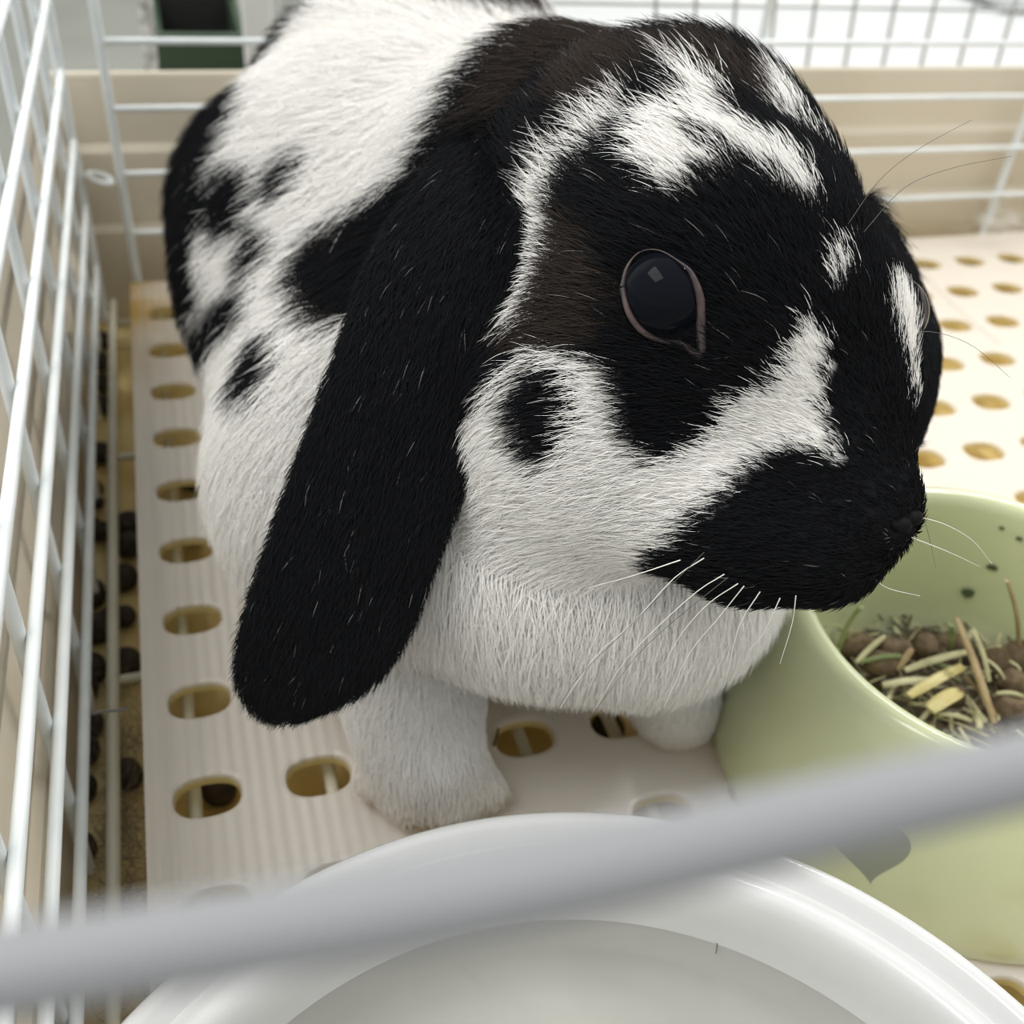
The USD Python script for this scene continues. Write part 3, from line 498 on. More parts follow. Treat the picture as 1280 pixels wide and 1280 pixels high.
seg += [((-.042, y, -.0163), (.63, y, -.0163), .0018) for y in (.0, .13, .26, .39, .51)]
wires(fl, seg, mottled('stained_wire_coating', (.52, .49, .38), (.62, .60, .50), 30, .4))

# ---------------------------------------------------------------- perforated mat
def oval(cx, cy, a, b, n=28, e=2.5):
    t = np.arange(n) * 2 * np.pi / n
    return np.c_[cx + a * np.sign(np.cos(t)) * np.abs(np.cos(t)) ** (2 / e), cy + b * np.sign(np.sin(t)) * np.abs(np.sin(t)) ** (2 / e)]


def build_mat():
    x0, x1, y0, y1 = -.0293, .625, -.10, .521
    cols, rows = [-.0125 + .0312 * i for i in range(21)], [.1945 + .0365 * j for j in range(-7, 9)]
    holes = [(x, y) for x in cols for y in rows if x < x1 - .012 and y > y0 + .012]
    rr = .002
    t = np.linspace(0, np.pi / 2, 5)
    outer = np.vstack([np.c_[cx + rr * np.cos(t + o), cy + rr * np.sin(t + o)] for cx, cy, o in ((x1 - rr, y1 - rr, 0), (x0 + rr, y1 - rr, np.pi / 2), (x0 + rr, y0 + rr, np.pi), (x1 - rr, y0 + rr, 1.5 * np.pi))])
    levels = [(.0016, 0.0), (.0005, -.0004), (0.0, -.0012), (-.0001, -.0038)]
    parts = []
    for (grow_, z), up_ in ((levels[0], True),):
        pl = Polygon(outer, [oval(x, y, .0091 + grow_, .0067 + grow_) for x, y in holes])
        v, f = trimesh.creation.triangulate_polygon(pl, engine='earcut')
        v3 = np.c_[v, np.full(len(v), z)]
        m = trimesh.Trimesh(v3, f, process=False)
        if (m.face_normals[:, 2].mean() > 0) != up_: m.invert()
        parts.append(m)
    for x, y in holes:
        rings = [np.c_[oval(x, y, .0091 + g, .0067 + g), np.full(28, z)] for g, z in levels]
        v = np.vstack(rings); f = []
        for i in range(len(rings) - 1):
            for j in range(28):
                k = (j + 1) % 28
                f += [[i * 28 + j, (i + 1) * 28 + k, (i + 1) * 28 + j], [i * 28 + j, i * 28 + k, (i + 1) * 28 + k]]
        m = trimesh.Trimesh(v, np.array(f), process=False)
        c = m.triangles_center - [x, y, 0]
        if (m.face_normals * c)[:, :2].sum() > 0: m.invert()
        parts.append(m)
    n = len(outer); v = np.vstack([np.c_[outer, np.zeros(n)], np.c_[outer, np.full(n, -.0105)], np.c_[outer * 1.0, np.full(n, -.0062)]])
    f = []
    for j in range(n):
        k = (j + 1) % n
        f += [[j, n + j, n + k], [j, n + k, k]]
    m = trimesh.Trimesh(v[:2 * n], np.array(f), process=False)
    c = m.triangles_center - [.3, .2, 0]
    if (m.face_normals * c)[:, :2].sum() < 0: m.invert()
    parts.append(m)
    return cat_(*parts)


obj('perforated_mat', build_mat(), mat_plastic, None, 35, label='cream plastic floor mat with rows of oval holes under the rabbit', cat='mat')

# ---------------------------------------------------------------- bowls
GC = np.array([.2054, .1598, 0])
gp = [(0, .0022), (.055, .0022), (.062, .0), (.0700, .0), (.0713, .003), (.0712, .008), (.0700, .017), (.0684, .027), (.0664, .037), (.0640, .047), (.0620, .053), (.0607, .0568), (.0592, .0592), (.0572, .0602), (.0552, .0599), (.0537, .0585), (.0530, .056),
      (.0528, .050), (.0523, .040), (.0512, .028), (.0495, .018), (.0465, .0105), (.041, .0070), (.025, .0058), (0, .0056)]
gb = thing('feed_bowl', 'pale green ceramic feed bowl with flared base, holding hay and pellets', 'bowl', GC)
obj('bowl_body', lathe(gp, GC, 160), green_glaze, gb, 50)


def decal_on_cone(poly, ang0, z0, prof):
    """A flat print wrapped on the bowl's outside: poly in metres along and up, centred at the angle ang0 and height z0."""
    pl = Polygon(poly).buffer(0)
    v, f = trimesh.creation.triangulate_polygon(pl, engine='earcut')
    m = trimesh.Trimesh(np.c_[v, np.zeros(len(v))], f, process=False)
    for _ in range(3): m = m.subdivide()
    zs = z0 + m.vertices[:, 1]; zz = np.array([p[1] for p in prof]); rr = np.array([p[0] for p in prof])
    r = np.interp(zs, zz, rr) + .00015
    a = ang0 + m.vertices[:, 0] / .067
    return trimesh.Trimesh(np.c_[GC[0] + r * np.cos(a), GC[1] + r * np.sin(a), zs], m.faces, process=False)


t = np.linspace(0, 2 * np.pi, 60, endpoint=False)
heart = np.c_[16 * np.sin(t) ** 3, 13 * np.cos(t) - 5 * np.cos(2 * t) - 2 * np.cos(3 * t) - np.cos(4 * t)] * .00068
ca_, sa_ = math.cos(.42), math.sin(.42)
obj('heart_print', decal_on_cone(heart @ np.array([[ca_, sa_], [-sa_, ca_]]), -2.543, .025, [p for p in gp[5:13]]), print_grey, gb, True, label='grey heart printed on the green bowl')

WC = np.array([.0446, .0289, 0])
wp = [(0, .003), (.080, .003), (.084, .0), (.098, .0), (.101, .003), (.106, .020), (.1095, .034), (.1108, .041), (.1106, .0436), (.1096, .0448), (.1080, .0452), (.1066, .0444), (.1052, .0425), (.1040, .0414), (.1028, .0418), (.1012, .0432), (.0998, .0440), (.0984, .0440), (.0970, .0430), (.0956, .0410),
      (.0946, .0375), (.0940, .033), (.0936, .026), (.0915, .0165), (.087, .0110), (.080, .0092), (.06, .0082), (0, .008)]
wb = thing('water_bowl', 'white glazed bowl with a double rim in the foreground, full of water', 'bowl', WC)
obj('bowl_body', lathe(wp, WC, 200), white_glaze, wb, 50)
wl = .0260
obj('water', lathe([(0, wl), (.0937, wl), (.0939, wl - .001), (.0918, .0166), (.0872, .0107), (.0801, .0089), (.0600, .0079), (0, .0077)], WC, 160), water_mat, None, True, at=WC + [0, 0, .01], label='still water filling the white bowl, shade over the bowl put into its grey tint', cat='water', kind='stuff')

# ---------------------------------------------------------------- feed
rng = np.random.default_rng(5)


def pellet(c, d, length, r, rough=.14, seed=0):
    d = unit(np.asarray(d, float)); m = trimesh.creation.capsule(height=max(length - 2 * r, 1e-4), radius=r, count=[14, 14])
    m.apply_translation(-m.bounds.mean(0)); m.apply_transform(trimesh.geometry.align_vectors([0, 0, 1], d))
    v = np.array(m.vertices); k = 1 + rough * (meshkit.fbm(v / r * 1.3 + 40 + 7.3 * seed, 3, seed) - .5) * 2
    m.vertices = v * k[:, None] + np.asarray(c)
    return m


def stalk(a, b, w, th=.0007, bend=.0, flat=True):
    """A dry stalk from a to b, a creased ribbon w wide."""
    a, b = np.asarray(a, float), np.asarray(b, float); d = unit(b - a); s = unit(np.cross(d, [0, 0, 1.0])); n = np.cross(s, d)
    k = 7; t = np.linspace(0, 1, k)
    c = a + (b - a) * t[:, None] + n * (bend * np.sin(np.pi * t))[:, None]
    hw = w / 2 * (1 - .25 * np.abs(2 * t - 1) ** 3)
    sec = [(-1, 0), (-.5, .9), (.1, .35), (.6, 1), (1, .1), (.5, -.6), (-.5, -.6)]
    v = np.vstack([c[i] + np.array([s * hw[i] * x + n * th * z for x, z in sec]) for i in range(k)]); q = len(sec)
    f = [[i * q + j, i * q + (j + 1) % q, (i + 1) * q + (j + 1) % q] for i in range(k - 1) for j in range(q)] + [[i * q + j, (i + 1) * q + (j + 1) % q, (i + 1) * q + j] for i in range(k - 1) for j in range(q)]
    f += [[0, j + 1, j] for j in range(1, q - 1)] + [[(k - 1) * q, (k - 1) * q + j, (k - 1) * q + j + 1] for j in range(1, q - 1)]
    m = trimesh.Trimesh(v, np.array(f), process=False)
    if m.volume < 0: m.invert()
    return m


# the bed of crumbs and chaff that everything else in the bowl lies on
ra, an = np.linspace(0, 1, 15), np.linspace(0, 2 * np.pi, 49)[:-1]
pts = np.array([[GC[0] + .0445 * r * np.cos(a), GC[1] + .0445 * r * np.sin(a), 0] for r in ra[1:] for a in an])
pts = np.vstack([[GC[0], GC[1], 0], pts]); pts[:, 2] = .0098 + .006 * (meshkit.fbm(pts * 170 + 9, 3) - .5)
fa = [[0, 1 + j, 1 + (j + 1) % 48] for j in range(48)] + [x for i in range(13) for j in range(48) for x in ([1 + i * 48 + j, 1 + (i + 1) * 48 + j, 1 + (i + 1) * 48 + (j + 1) % 48], [1 + i * 48 + j, 1 + (i + 1) * 48 + (j + 1) % 48, 1 + i * 48 + (j + 1) % 48])]
bed = trimesh.Trimesh(pts, np.array(fa), process=False)
bits = [bed]
for k in range(420):
    a, r = rng.uniform(0, 2 * np.pi), .045 * math.sqrt(rng.random()); c = GC + [r * math.cos(a), r * math.sin(a), .0120 + .004 * rng.random()]
    d = rng.normal(size=3) * [1, 1, .25]; d = unit(d) * rng.uniform(.0015, .0085)
    bits.append(stalk(c - d, c + d, rng.uniform(.0005, .0017), .0003))
half = len(bits) // 2
obj('chaff', cat_(*bits[:half]), chaff_mat, None, False, label='brown crumbs and chaff covering the bottom of the green bowl', cat='feed crumbs', kind='stuff')
obj('hay_bits', cat_(*bits[half:]), hay_pale, None, False, label='short broken hay bits scattered over the feed in the green bowl', cat='hay', kind='stuff')
for name, cat, spec, label in [
    ('feed_pellet', 'feed pellet', ([0.1937, 0.1943, 0.015], [0.98, -0.16, 0.23], 0.012, 0.0042), 'brown log shaped pellet by the green blade at the near rim of the feed'),
    ('feed_pellet', 'feed pellet', ([0.2049, 0.19, 0.015], [0.94, -0.34, -0.0], 0.013, 0.004), 'long brown pellet lying just right of the log shaped one'),
    ('feed_pellet', 'feed pellet', ([0.1965, 0.1843, 0.016], [0.94, -0.37, -0.04], 0.012, 0.0042), 'brown pellet between the curved pale stalks and the bowl edge'),
    ('feed_pellet', 'feed pellet', ([0.2139, 0.187, 0.0175], [0.17, -0.69, -0.76], 0.009, 0.0043), 'round rough pellet sitting alone at the back of the hay'),
    ('feed_pellet', 'feed pellet', ([0.2235, 0.1893, 0.015], [0.92, -0.47, -0.16], 0.007, 0.003), 'small dark pellet fragment right behind the lone round pellet'),
    ('feed_pellet', 'feed pellet', ([0.228, 0.1872, 0.015], [0.91, -0.53, -0.24], 0.009, 0.0036), 'brown pellet half hidden behind the tall crossing stalks'),
    ('feed_pellet', 'feed pellet', ([0.2347, 0.1773, 0.016], [0.36, -0.75, -0.75], 0.011, 0.0045), 'brown pellet right of the tall stalks beneath the curved one'),
    ('feed_pellet', 'feed pellet', ([0.2444, 0.1791, 0.015], [0.84, 0.14, 0.53], 0.011, 0.0044), 'brown pellet against the bowl wall at the edge of the picture'),
    ('feed_pellet', 'feed pellet', ([0.2327, 0.1671, 0.0175], [0.9, -0.59, -0.32], 0.009, 0.0045), 'light brown lumpy pellet lowest of those right of the tall stalks'),
    ('feed_pellet', 'feed pellet', ([0.2265, 0.1595, 0.0155], [0.93, -0.41, -0.08], 0.011, 0.0042), 'greyish pellet nearest the blurred wire'),
    ('feed_pellet', 'feed pellet', ([0.2126, 0.1685, 0.0135], [1.0, -0.04, 0.39], 0.01, 0.0036), 'dark pellet piece beneath the yellow straw ends')]:
    c, d, L, r = spec
    obj(name, pellet(c, d, L, r, seed=len(label)), pellet_mat, None, True, at=c, label=label, cat=cat, group='brown feed pellets in the green bowl')
HAY = {'pale': hay_pale, 'yellow': hay_yellow, 'green': hay_green, 'tan': hay_tan}
for a, b, w, tone, label in [
    ([0.2, 0.1783, 0.0185], [0.223, 0.1794, 0.0205], 0.0028, 'pale', 'broad pale stalk lying level across the middle of the feed'),
    ([0.1904, 0.1753, 0.017], [0.2062, 0.1728, 0.0185], 0.0028, 'pale', 'pale stalk just under the broad level one by the near rim'),
    ([0.1945, 0.1682, 0.019], [0.2163, 0.173, 0.022], 0.0036, 'yellow', 'yellow straw, longer of the two yellow ones'),
    ([0.1977, 0.1619, 0.019], [0.2099, 0.1649, 0.021], 0.0049, 'yellow', 'short thick yellow straw end nearest the near rim'),
    ([0.216, 0.1827, 0.034], [0.2127, 0.1514, 0.0205], 0.0026, 'tan', 'long tan stalk leaning up the bowl wall, leftmost of the crossing pair'),
    ([0.219, 0.1777, 0.033], [0.2211, 0.1659, 0.0215], 0.0019, 'pale', 'thin pale stalk crossing behind the long leaning one'),
    ([0.1863, 0.1848, 0.0185], [0.1988, 0.19, 0.0225], 0.0019, 'pale', 'pale stalk slanting over the log shaped pellet'),
    ([0.1873, 0.1846, 0.0185], [0.2008, 0.1825, 0.0205], 0.0019, 'green', 'curved grey green stalk over the left pellets'),
    ([0.1886, 0.1945, 0.0195], [0.1918, 0.1878, 0.031], 0.0009, 'pale', 'thin white stem lying above the log shaped pellet'),
    ([0.1789, 0.1975, 0.0215], [0.1814, 0.1904, 0.03], 0.0008, 'pale', 'thin pale stem at the left end beside the nose'),
    ([0.1845, 0.1917, 0.0185], [0.1851, 0.1898, 0.038], 0.0027, 'green', 'flat dark green blade standing by the near rim'),
    ([0.1985, 0.1796, 0.0175], [0.2052, 0.1838, 0.0215], 0.0022, 'tan', 'short brown blade leaning on the broad level stalk'),
    ([0.2213, 0.174, 0.0195], [0.2147, 0.1583, 0.0205], 0.0019, 'tan', 'short tan stalk crossing under the long leaning one'),
    ([0.2248, 0.176, 0.0225], [0.2262, 0.1717, 0.03], 0.0011, 'pale', 'thin pale twig pointing right from the tall crossing stalks'),
    ([0.222, 0.1625, 0.0195], [0.2298, 0.1594, 0.0195], 0.0016, 'pale', 'pale stalk lying level at the right edge under the lumpy pellet'),
    ([0.2252, 0.1745, 0.0225], [0.2288, 0.1671, 0.0195], 0.0012, 'pale', 'thin curved stem bridging the pellets on the right'),
    ([0.2122, 0.1803, 0.034], [0.2201, 0.1832, 0.0185], 0.0022, 'green', 'green blade standing behind the round pellet'),
    ([0.2304, 0.1836, 0.046], [0.2434, 0.1793, 0.0195], 0.0024, 'tan', 'tan stalk leaning alone on the back wall of the bowl'),
    ([0.212, 0.1578, 0.0185], [0.2085, 0.1519, 0.0185], 0.0024, 'pale', 'pale flat piece under the blurred wire'),
    ([0.2082, 0.1817, 0.0175], [0.2178, 0.1739, 0.0175], 0.0016, 'green', 'green stem between the two long level stalks'),
    ([0.2014, 0.1613, 0.0165], [0.2092, 0.1558, 0.0175], 0.0019, 'pale', 'pale shred along the near rim'),
    ([0.2336, 0.1722, 0.0215], [0.2357, 0.167, 0.0195], 0.0011, 'pale', 'short thin stem over the edge pellet'),
    ([0.2185, 0.1727, 0.0175], [0.218, 0.156, 0.0175], 0.0014, 'tan', 'thin tan stem right of the yellow straws')]:
    obj('hay_stalk', stalk(a, b, w, .0007 if w > .0012 else .0003, bend=.001), HAY[tone], None, False, at=a, label=label, cat='hay stalk', group='hay stalks in the green bowl')
for c, w, lab in [([0.2354, 0.1992, 0.0259], 0.0024, 'dark green leaf scrap stuck inside the bowl, the larger one'), ([0.2387, 0.2005, 0.0522], 0.001, 'tiny dark scrap stuck under the back rim of the bowl'), ([0.2431, 0.1964, 0.0505], 0.0011, 'dark fleck on the back wall of the bowl at the picture edge'), ([0.2397, 0.1982, 0.0374], 0.0016, 'pale scrap of stem stuck on the back wall')]:
    d = unit(np.array(c) - (GC + [0, 0, .03])); s = unit(np.cross(d, [0, 0, 1])); u = np.cross(s, d)
    t = np.linspace(0, 2 * np.pi, 9)[:-1]
    rr = w * (.75 + .5 * rng.random(8))
    front = np.array([np.array(c) + s * x * r_ + u * y * r_ * .7 for x, y, r_ in zip(np.cos(t), np.sin(t), rr)])
    obj('leaf_scrap', trimesh.convex.convex_hull(np.vstack([front, front * .92 + .08 * front.mean(0) - d * .0004])), leaf_mat, None, False, at=c, label=lab, cat='leaf scrap')

# ---------------------------------------------------------------- droppings on the tray floor
for c, d, L, r, label, group in [
    ([-0.0463, 0.5134, -0.0272], [0.07, -0.66, 0.05], 0.01, 0.0045, 'plain dark dropping in the gap beside the mat, first of these from the back corner', 'droppings in the gap beside the mat'),
    ([-0.0469, 0.4913, -0.0272], [0.07, -0.66, 0.05], 0.01, 0.0045, 'plain dark dropping in the gap beside the mat, second of these from the back corner', 'droppings in the gap beside the mat'),
    ([-0.0457, 0.4709, -0.0272], [0.07, -0.66, 0.05], 0.01, 0.0045, 'plain dark dropping in the gap beside the mat, third of these from the back corner', 'droppings in the gap beside the mat'),
    ([-0.0452, 0.4511, -0.0272], [0.07, -0.66, 0.05], 0.01, 0.0045, 'plain dark dropping in the gap beside the mat, fourth of these from the back corner', 'droppings in the gap beside the mat'),
    ([-0.0464, 0.4106, -0.0272], [0.07, -0.66, 0.05], 0.01, 0.005, 'plain dark dropping in the gap beside the mat, fifth of these from the back corner', 'droppings in the gap beside the mat'),
    ([-0.0497, 0.3838, -0.0272], [0.07, -0.66, 0.05], 0.009, 0.0045, 'plain dark dropping in the gap beside the mat, sixth of these from the back corner', 'droppings in the gap beside the mat'),
    ([-0.0477, 0.3744, -0.0272], [0.07, -0.66, 0.05], 0.006, 0.003, 'plain dark dropping in the gap beside the mat, seventh of these from the back corner', 'droppings in the gap beside the mat'),
    ([-0.0502, 0.3566, -0.0272], [0.92, -0.47, 0.05], 0.01, 0.0055, 'plain dark dropping in the gap beside the mat, eighth of these from the back corner', 'droppings in the gap beside the mat'),
    ([-0.0457, 0.3547, -0.0272], [0.07, -0.66, 0.05], 0.009, 0.004, 'plain dark dropping in the gap beside the mat, ninth of these from the back corner', 'droppings in the gap beside the mat'),
    ([-0.0356, 0.3552, -0.0255], [0.07, -0.66, 0.05], 0.011, 0.0055, 'large dark dropping tucked against the mat edge, upper of a touching pair', None),
    ([-0.0352, 0.3418, -0.0255], [0.07, -0.66, 0.05], 0.011, 0.0055, 'large dark dropping tucked against the mat edge, lower of a touching pair', None),
    ([-0.038, 0.3245, -0.0272], [1.05, 0.2, 0.05], 0.011, 0.0056, 'dark oval dropping just below the touching pair', None),
    ([-0.0497, 0.3177, -0.0272], [0.07, -0.66, 0.05], 0.012, 0.006, 'plain dark dropping in the gap beside the mat, tenth of these from the back corner', 'droppings in the gap beside the mat'),
    ([-0.0404, 0.3029, -0.0272], [1.0, -0.07, 0.05], 0.014, 0.0042, 'pointed dark dropping lying crosswise in the gap', None),
    ([-0.047, 0.2984, -0.0272], [0.07, -0.66, 0.05], 0.012, 0.0055, 'plain dark dropping in the gap beside the mat, eleventh of these from the back corner', 'droppings in the gap beside the mat'),
    ([-0.0371, 0.2778, -0.0262], [0.26, -0.72, 0.05], 0.011, 0.0055, 'dark lumpy dropping beside the mat edge, level with the ear tip', None),
    ([-0.0491, 0.2783, -0.0272], [0.07, -0.66, 0.05], 0.012, 0.0055, 'plain dark dropping in the gap beside the mat, twelfth of these from the back corner', 'droppings in the gap beside the mat'),
    ([-0.0513, 0.2697, -0.0272], [0.07, -0.66, 0.05], 0.011, 0.005, 'plain dark dropping in the gap beside the mat, thirteenth of these from the back corner', 'droppings in the gap beside the mat'),
    ([-0.0495, 0.253, -0.0272], [0.07, -0.66, 0.05], 0.011, 0.005, 'plain dark dropping in the gap beside the mat, fourteenth of these from the back corner', 'droppings in the gap beside the mat'),
    ([-0.0508, 0.2421, -0.0272], [0.07, -0.66, 0.05], 0.011, 0.005, 'plain dark dropping in the gap beside the mat, fifteenth of these from the back corner', 'droppings in the gap beside the mat'),
    ([-0.0519, 0.2273, -0.0272], [0.9, -0.59, 0.05], 0.011, 0.005, 'plain dark dropping in the gap beside the mat, seventeenth of these from the back corner', 'droppings in the gap beside the mat'),
    ([-0.0377, 0.2293, -0.0272], [0.26, -0.72, 0.05], 0.011, 0.005, 'plain dark dropping in the gap beside the mat, sixteenth of these from the back corner', 'droppings in the gap beside the mat'),
    ([-0.0518, 0.2047, -0.0272], [0.17, -0.69, 0.05], 0.012, 0.0055, 'plain dark dropping in the gap beside the mat, eighteenth of these from the back corner', 'droppings in the gap beside the mat'),
    ([-0.0104, 0.2175, -0.0272], [0.36, -0.75, 0.05], 0.012, 0.0058, 'dark dropping seen through the mat hole nearest the front left corner', None),
    ([0.1192, 0.2123, -0.0272], [0.36, -0.75, 0.05], 0.011, 0.0058, 'black dropping seen through the mat hole below the chest', None),
    ([0.1124, 0.2088, -0.0272], [0.45, -0.78, 0.05], 0.007, 0.003, 'small dark crumb in the mat hole below the chest', None),
    ([-0.0109, 0.3798, -0.0272], [0.93, -0.41, 0.05], 0.008, 0.003, 'brown dropping in a left mat hole beside the flank', None),
    ([-0.0115, 0.3437, -0.0272], [0.99, -0.1, 0.05], 0.007, 0.0025, 'thin dark scrap under the far lip of a left mat hole', None)]:
    obj('dropping', pellet(c, d, L, r, .10, seed=int(1e4 * abs(c[1])) % 97), dropping_mat, None, True, at=c, label=label, cat='dropping', group=group)


def hair_tuft(center, size, n, spread):
    ms = []
    for k in range(n):
        p = np.asarray(center) + rng.normal(size=3) * spread; d = unit(rng.normal(size=3) * [1, 1, .4])
        e = unit(np.cross(d, rng.normal(size=3))); t = np.linspace(-1, 1, 6)[:, None]
        q = p + d * t * size + e * (t ** 2) * size * .5
        q[:, 2] = np.maximum(q[:, 2], TF + .0003)
        ms.append(tube(q, .00007, 4, False))
    return cat_(*ms)


obj('shed_fur', hair_tuft((-.0385, .20, TF + .006), .008, 420, (.0038, .034, .003)), tuft_mat, None, False, label='brown tangle of shed fur in the gap beside the mat', cat='shed fur', kind='stuff')
obj('shed_fur', hair_tuft((.486, .505, .016), .012, 60, (.009, .006, .006)), plain('white_shed_hair', (.85, .85, .83), .8), None, False, label='wisp of white shed fur against the rear wires', cat='shed fur', kind='stuff')
for pts, r, label in [([[-0.0383, 0.204, 0.03], [-0.035, 0.2043, 0.03], [-0.0313, 0.2038, 0.03], [-0.0297, 0.2043, 0.03]], 0.0004, 'short dark hair caught across a side wire'), ([[0.0709, 0.1927, 0.0005], [0.0724, 0.1955, 0.0005], [0.0741, 0.1987, 0.0005]], 0.0004, 'short dark hair lying in a mat hole beside the paw'), ([[0.0988, 0.1069, 0.0263], [0.0981, 0.1048, 0.0263], [0.0971, 0.1033, 0.0263]], 0.00015, 'short dark hair floating on the water'), ([[0.416, 0.4895, 0.001], [0.405, 0.4336, 0.001], [0.4028, 0.3883, 0.001]], 0.0001, 'long dark hair lying on the mat right of the head')]:
    obj('stray_hair', tube(spline(pts, 10), r, 5), dark_whisker, None, True, at=pts[0], label=label, cat='hair')

# ---------------------------------------------------------------- what stands behind the cage
def at_y(px, py, y):
    d = R @ np.array([px - 640., py - 640., F_PX]); return EYE + d * (y / d[1])


board = obj('white_board', box((.16, .62, TABLE), (2.1, 1.6, TABLE + .012), .002), plain('white_board', (.50, .51, .51), .5), None, 30, at=(.9, 1.0, TABLE), label='large white board lying flat on the tabletop behind the cage', cat='board')
cr = thing('storage_crate', 'dark green crate standing behind the cage at the back left', 'crate', (.03, .8, TABLE))
obj('crate_front', box((-.005, .72, TABLE), (.060, .730, .068), .002), crate_mat, cr)
obj('crate_side', box((-.005, .730, TABLE), (.002, .90, .05), .001), crate_mat, cr)
obj('crate_side', box((.053, .730, TABLE), (.060, .90, .05), .001), crate_mat, cr)
obj('crate_back', box((-.005, .90, TABLE), (.060, .91, .14), .002), crate_dark, cr)
po = thing('white_post', 'white plastic post with a yellow clip behind the cage', 'post', (.07, .66, TABLE))
obj('post', box((.047, .66, TABLE), (.064, .675, .30), .002), post_mat, po)
obj('clip', box((.043, .655, .050), (.070, .6605, .060), .002), yellow_mat, po, label='yellow clip')
obj('clip', box((.063, .655, .043), (.070, .6605, .051), .001), yellow_mat, po, label='yellow clip')
obj('grey_post', box((.072, .70, TABLE), (.092, .715, .30), .002), plain('light_grey_plastic', (.48, .49, .46), .5), None, 30, at=(.08, .705, TABLE), label='light grey post right of the yellow clip behind the cage', cat='post')
obj('upright_wire', tube([(.096, .68, TABLE), (.096, .68, .30)], .0028, 10), wire_white, None, True, at=(.096, .68, TABLE), label='thin upright white wire beside the grey post', cat='wire')
obj('grey_board', box((.085, .78, TABLE), (.165, .79, .30), .002), grey_mat, None, 30, at=(.12, .785, TABLE), label='grey upright board behind the rabbit back', cat='board')
obj('blue_bag', trimesh.creation.icosphere(3, .02).apply_scale([1.1, .5, .55]).apply_translation((.112, .76, .125)), blue_mat, None, True, at=(.112, .76, .125), label='blue lump hanging on the grey board at the top of the picture', cat='bag')
obj('speckled_cord', tube(spline([(-.012, .655, TABLE), (-.010, .652, .0), (-.007, .650, .06), (-.004, .650, .14), (-.002, .652, .30)], 24), .0042, 10), rope_mat, None, True, at=(-.01, .65, TABLE), label='grey speckled cord hanging behind the back left corner', cat='cord')
cl = thing('grey_cloth', 'folded grey cloth on the white board at the top right', 'cloth', (1.35, 1.35, TABLE))
obj('fold', box((1.12, 1.30, TABLE + .012), (1.60, 1.58, TABLE + .030), .008), plain('grey_cloth', (.36, .37, .37), .9), cl)
obj('green_cap', lathe([(0, 0), (.022, 0), (.023, .003), (.022, .016), (.019, .018), (0, .018)], (1.20, 1.50, TABLE + .030), 32), plain('lime_plastic', (.40, .50, .14), .5), None, 40, at=(1.20, 1.50, TABLE + .030), label='small lime green cap on the grey cloth', cat='cap')
gr = thing('outer_wire_grid', 'thin grey wire grid panel standing behind the cage on the right', 'wire grid', (.45, .6, TABLE))
gs = []
for i in range(-4, 9):
    a, b = at_y(1020 + 50 * i, 0, .60), at_y(1008 + 47.4 * i, 85, .60)
    d = (a - b) / (a[2] - b[2])
    gs.append((b + d * (TABLE - b[2]), b + d * (.24 - b[2]), .0011))
for z in (.010, .062, .116, .170, .222):
    gs.append(((.16, .602, z), (.75, .602, z - .002), .0012))
for a, b, r in gs:
    obj('wire', tube([a, (np.array(a) + b) / 2, b], r, 8), steel_mat, gr)


# ---------------------------------------------------------------- rabbit
body = build_body()
rab = thing('rabbit', 'black and white lop rabbit sitting on the mat, head turned over the green bowl', 'rabbit', (.09, .28, 0))


def zones(p):
    h, b, l = rabbit_sdf(p)
    z = np.where(h < np.minimum(b, l) + .004, 0, np.where(l < b, 2, 1))
    return z


def fur_length(p, z):
    h = np.array(NOSE[0])
    dn = np.linalg.norm(p - h, axis=1)
    head = np.interp(dn, [0, .02, .045, .08, .12], [.0022, .0032, .0048, .0075, .0140])
    bodyl = np.interp(p[:, 2], [.0, .03, .08, .16], [.008, .010, .013, .015])
    leg = np.interp(p[:, 2], [0, .012, .03, .06], [.0032, .0035, .006, .009])
    return np.choose(z, [head, bodyl, leg])


def toward(c, n):
    """Share of strands to sow: the coat on the rump's far side and underneath is thinner."""
    d = unit(EYE - c)
    return np.where((n * d).sum(1) > -.25, 1.0, .18) * np.where(c[:, 2] < .004, .1, 1) * (.21 / np.maximum(np.linalg.norm(c - EYE, axis=1), .17)) ** 1.5


rg = np.random.default_rng(11)
bz = zones(np.array(body.vertices))
bp = obj('body', body, skin_mat, rab, True, label='white belly, chest and paws with black patches')
UsdGeom.PrimvarsAPI(bp).CreatePrimvar('furcolor', Sdf.ValueTypeNames.Color3fArray, 'vertex').Set(Vt.Vec3fArray.FromNumpy(colours(np.array(body.vertices), bz, rg, .0003).astype(np.float32)))
grow(body, int(FUR_TOTAL * .80), zones, fur_length, lambda p, z: colours(p, z, rg), numbered(str(rab.GetPath()), 'fur'), rab, fur_mat, rg, flow, width=.00021, lift=.34, keep=toward)


def ear_tones(p, axis):
    c = np.tile(BLACK, (len(p), 1)) * rg.uniform(.8, 1.3, (len(p), 1))
    return c


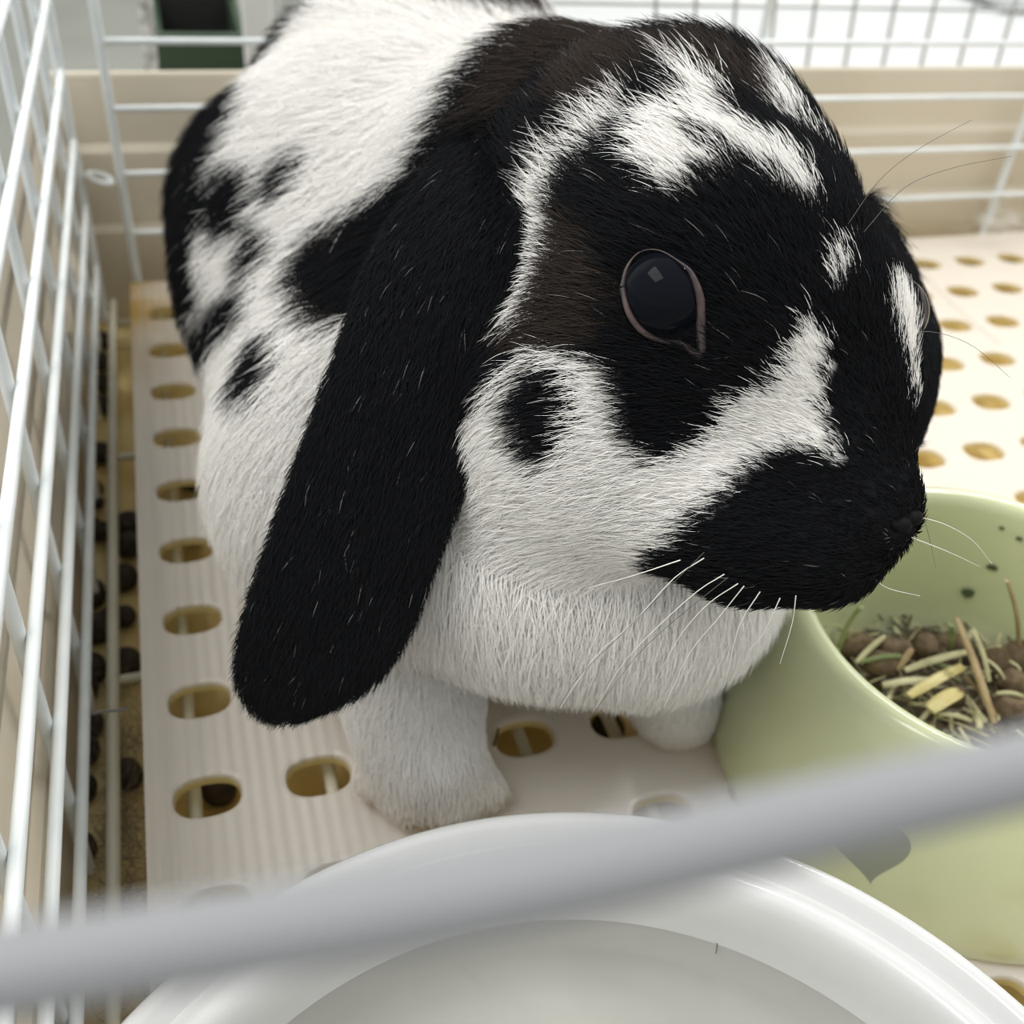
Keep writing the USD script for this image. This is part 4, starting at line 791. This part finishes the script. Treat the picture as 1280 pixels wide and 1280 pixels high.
for k, (st, thick) in enumerate(EARS):
    m = build_ear(st, thick)
    e = obj('ear', m, skin_mat, rab, True, label='black drooping ear nearer the cage side' if k == 0 else 'black ear on the far side of the face, its edge showing')
    UsdGeom.PrimvarsAPI(e).CreatePrimvar('furcolor', Sdf.ValueTypeNames.Color3fArray, 'vertex').Set(Vt.Vec3fArray.FromNumpy(np.tile(BLACK, (len(m.vertices), 1)).astype(np.float32)))
    ax0, ax1 = np.mean(st[0], 0), np.mean(st[-1], 0)
    fl_ = lambda p, n, z, d=unit(ax1 - ax0): unit(np.tile(d, (len(p), 1)) - n * (n @ d)[:, None])
    ln = lambda p, z, a=ax0, d=unit(ax1 - ax0), L=np.linalg.norm(ax1 - ax0): np.interp((p - a) @ d / L, [0, .25, 1], [.009, .0055, .004])
    grow(m, int(FUR_TOTAL * (.16 if k == 0 else .04)), lambda p: np.zeros(len(p), int), ln, lambda p, z: ear_tones(p, None), numbered(str(e.GetPath()), 'fur'), e, fur_mat, rg, fl_, width=.00019, lift=.20)
for at_, n_, ring_ in ((EYE_AT, EYE_N, EYELID), (EYE2_AT, EYE2_N, EYELID2)):
    eb = trimesh.creation.icosphere(4, EYE_R); eb.apply_translation(at_ - n_ * EYE_R * 0.3)
    ep = obj('eye', eb, eye_mat, rab, True, label='dark glossy eye' if at_ is EYE_AT else 'dark eye on the far side of the face')
    lid_p, lid_t = spline(np.vstack([ring_, ring_[:1]]), 70), np.linspace(0, 1, 70)
    lid = tube(lid_p, np.interp(lid_t, [0, .2, .34, .40, .48, .60, .72, .85, 1], [.0006, .0007, .0008, .0011, .0010, .0007, .0002, .00015, .0006]), 8, False)
    obj('eyelid', lid, lid_mat, ep, True, label='pinkish grey bare rim of the eye')
ng = []
for c in NOSE:
    m = trimesh.creation.icosphere(3, .0024); m.apply_scale([1, 1, .6]); m.apply_translation(c); ng.append(m)
obj('nose', cat_(*ng), nose_mat, rab, True)
for pts, dark in WHISKERS:
    obj('whisker', tube(spline(pts, 14), np.linspace(.00007, .00004, 14) if dark else np.linspace(.00014, .00005, 14), 5), dark_whisker if dark else whisker_mat, rab, True)
for a, b in [([0.032, 0.1783, 0.008], [0.0311, 0.1786, 0.002]), ([0.0307, 0.1861, 0.008], [0.029, 0.1859, 0.002]), ([0.0508, 0.1641, 0.008], [0.0516, 0.1646, 0.002]), ([0.0393, 0.1684, 0.008], [0.0389, 0.1692, 0.002]), ([0.0637, 0.1699, 0.008], [0.0666, 0.1696, 0.002]), ([0.1293, 0.1805, 0.008], [0.1322, 0.1811, 0.002]), ([0.1235, 0.1805, 0.008], [0.1253, 0.1814, 0.002])]:
    obj('claw', tube(spline([a, (np.array(a) + b) / 2 + [0, 0, .0008], b], 6), np.linspace(.0009, .0002, 6), 7), claw_mat, rab, True)
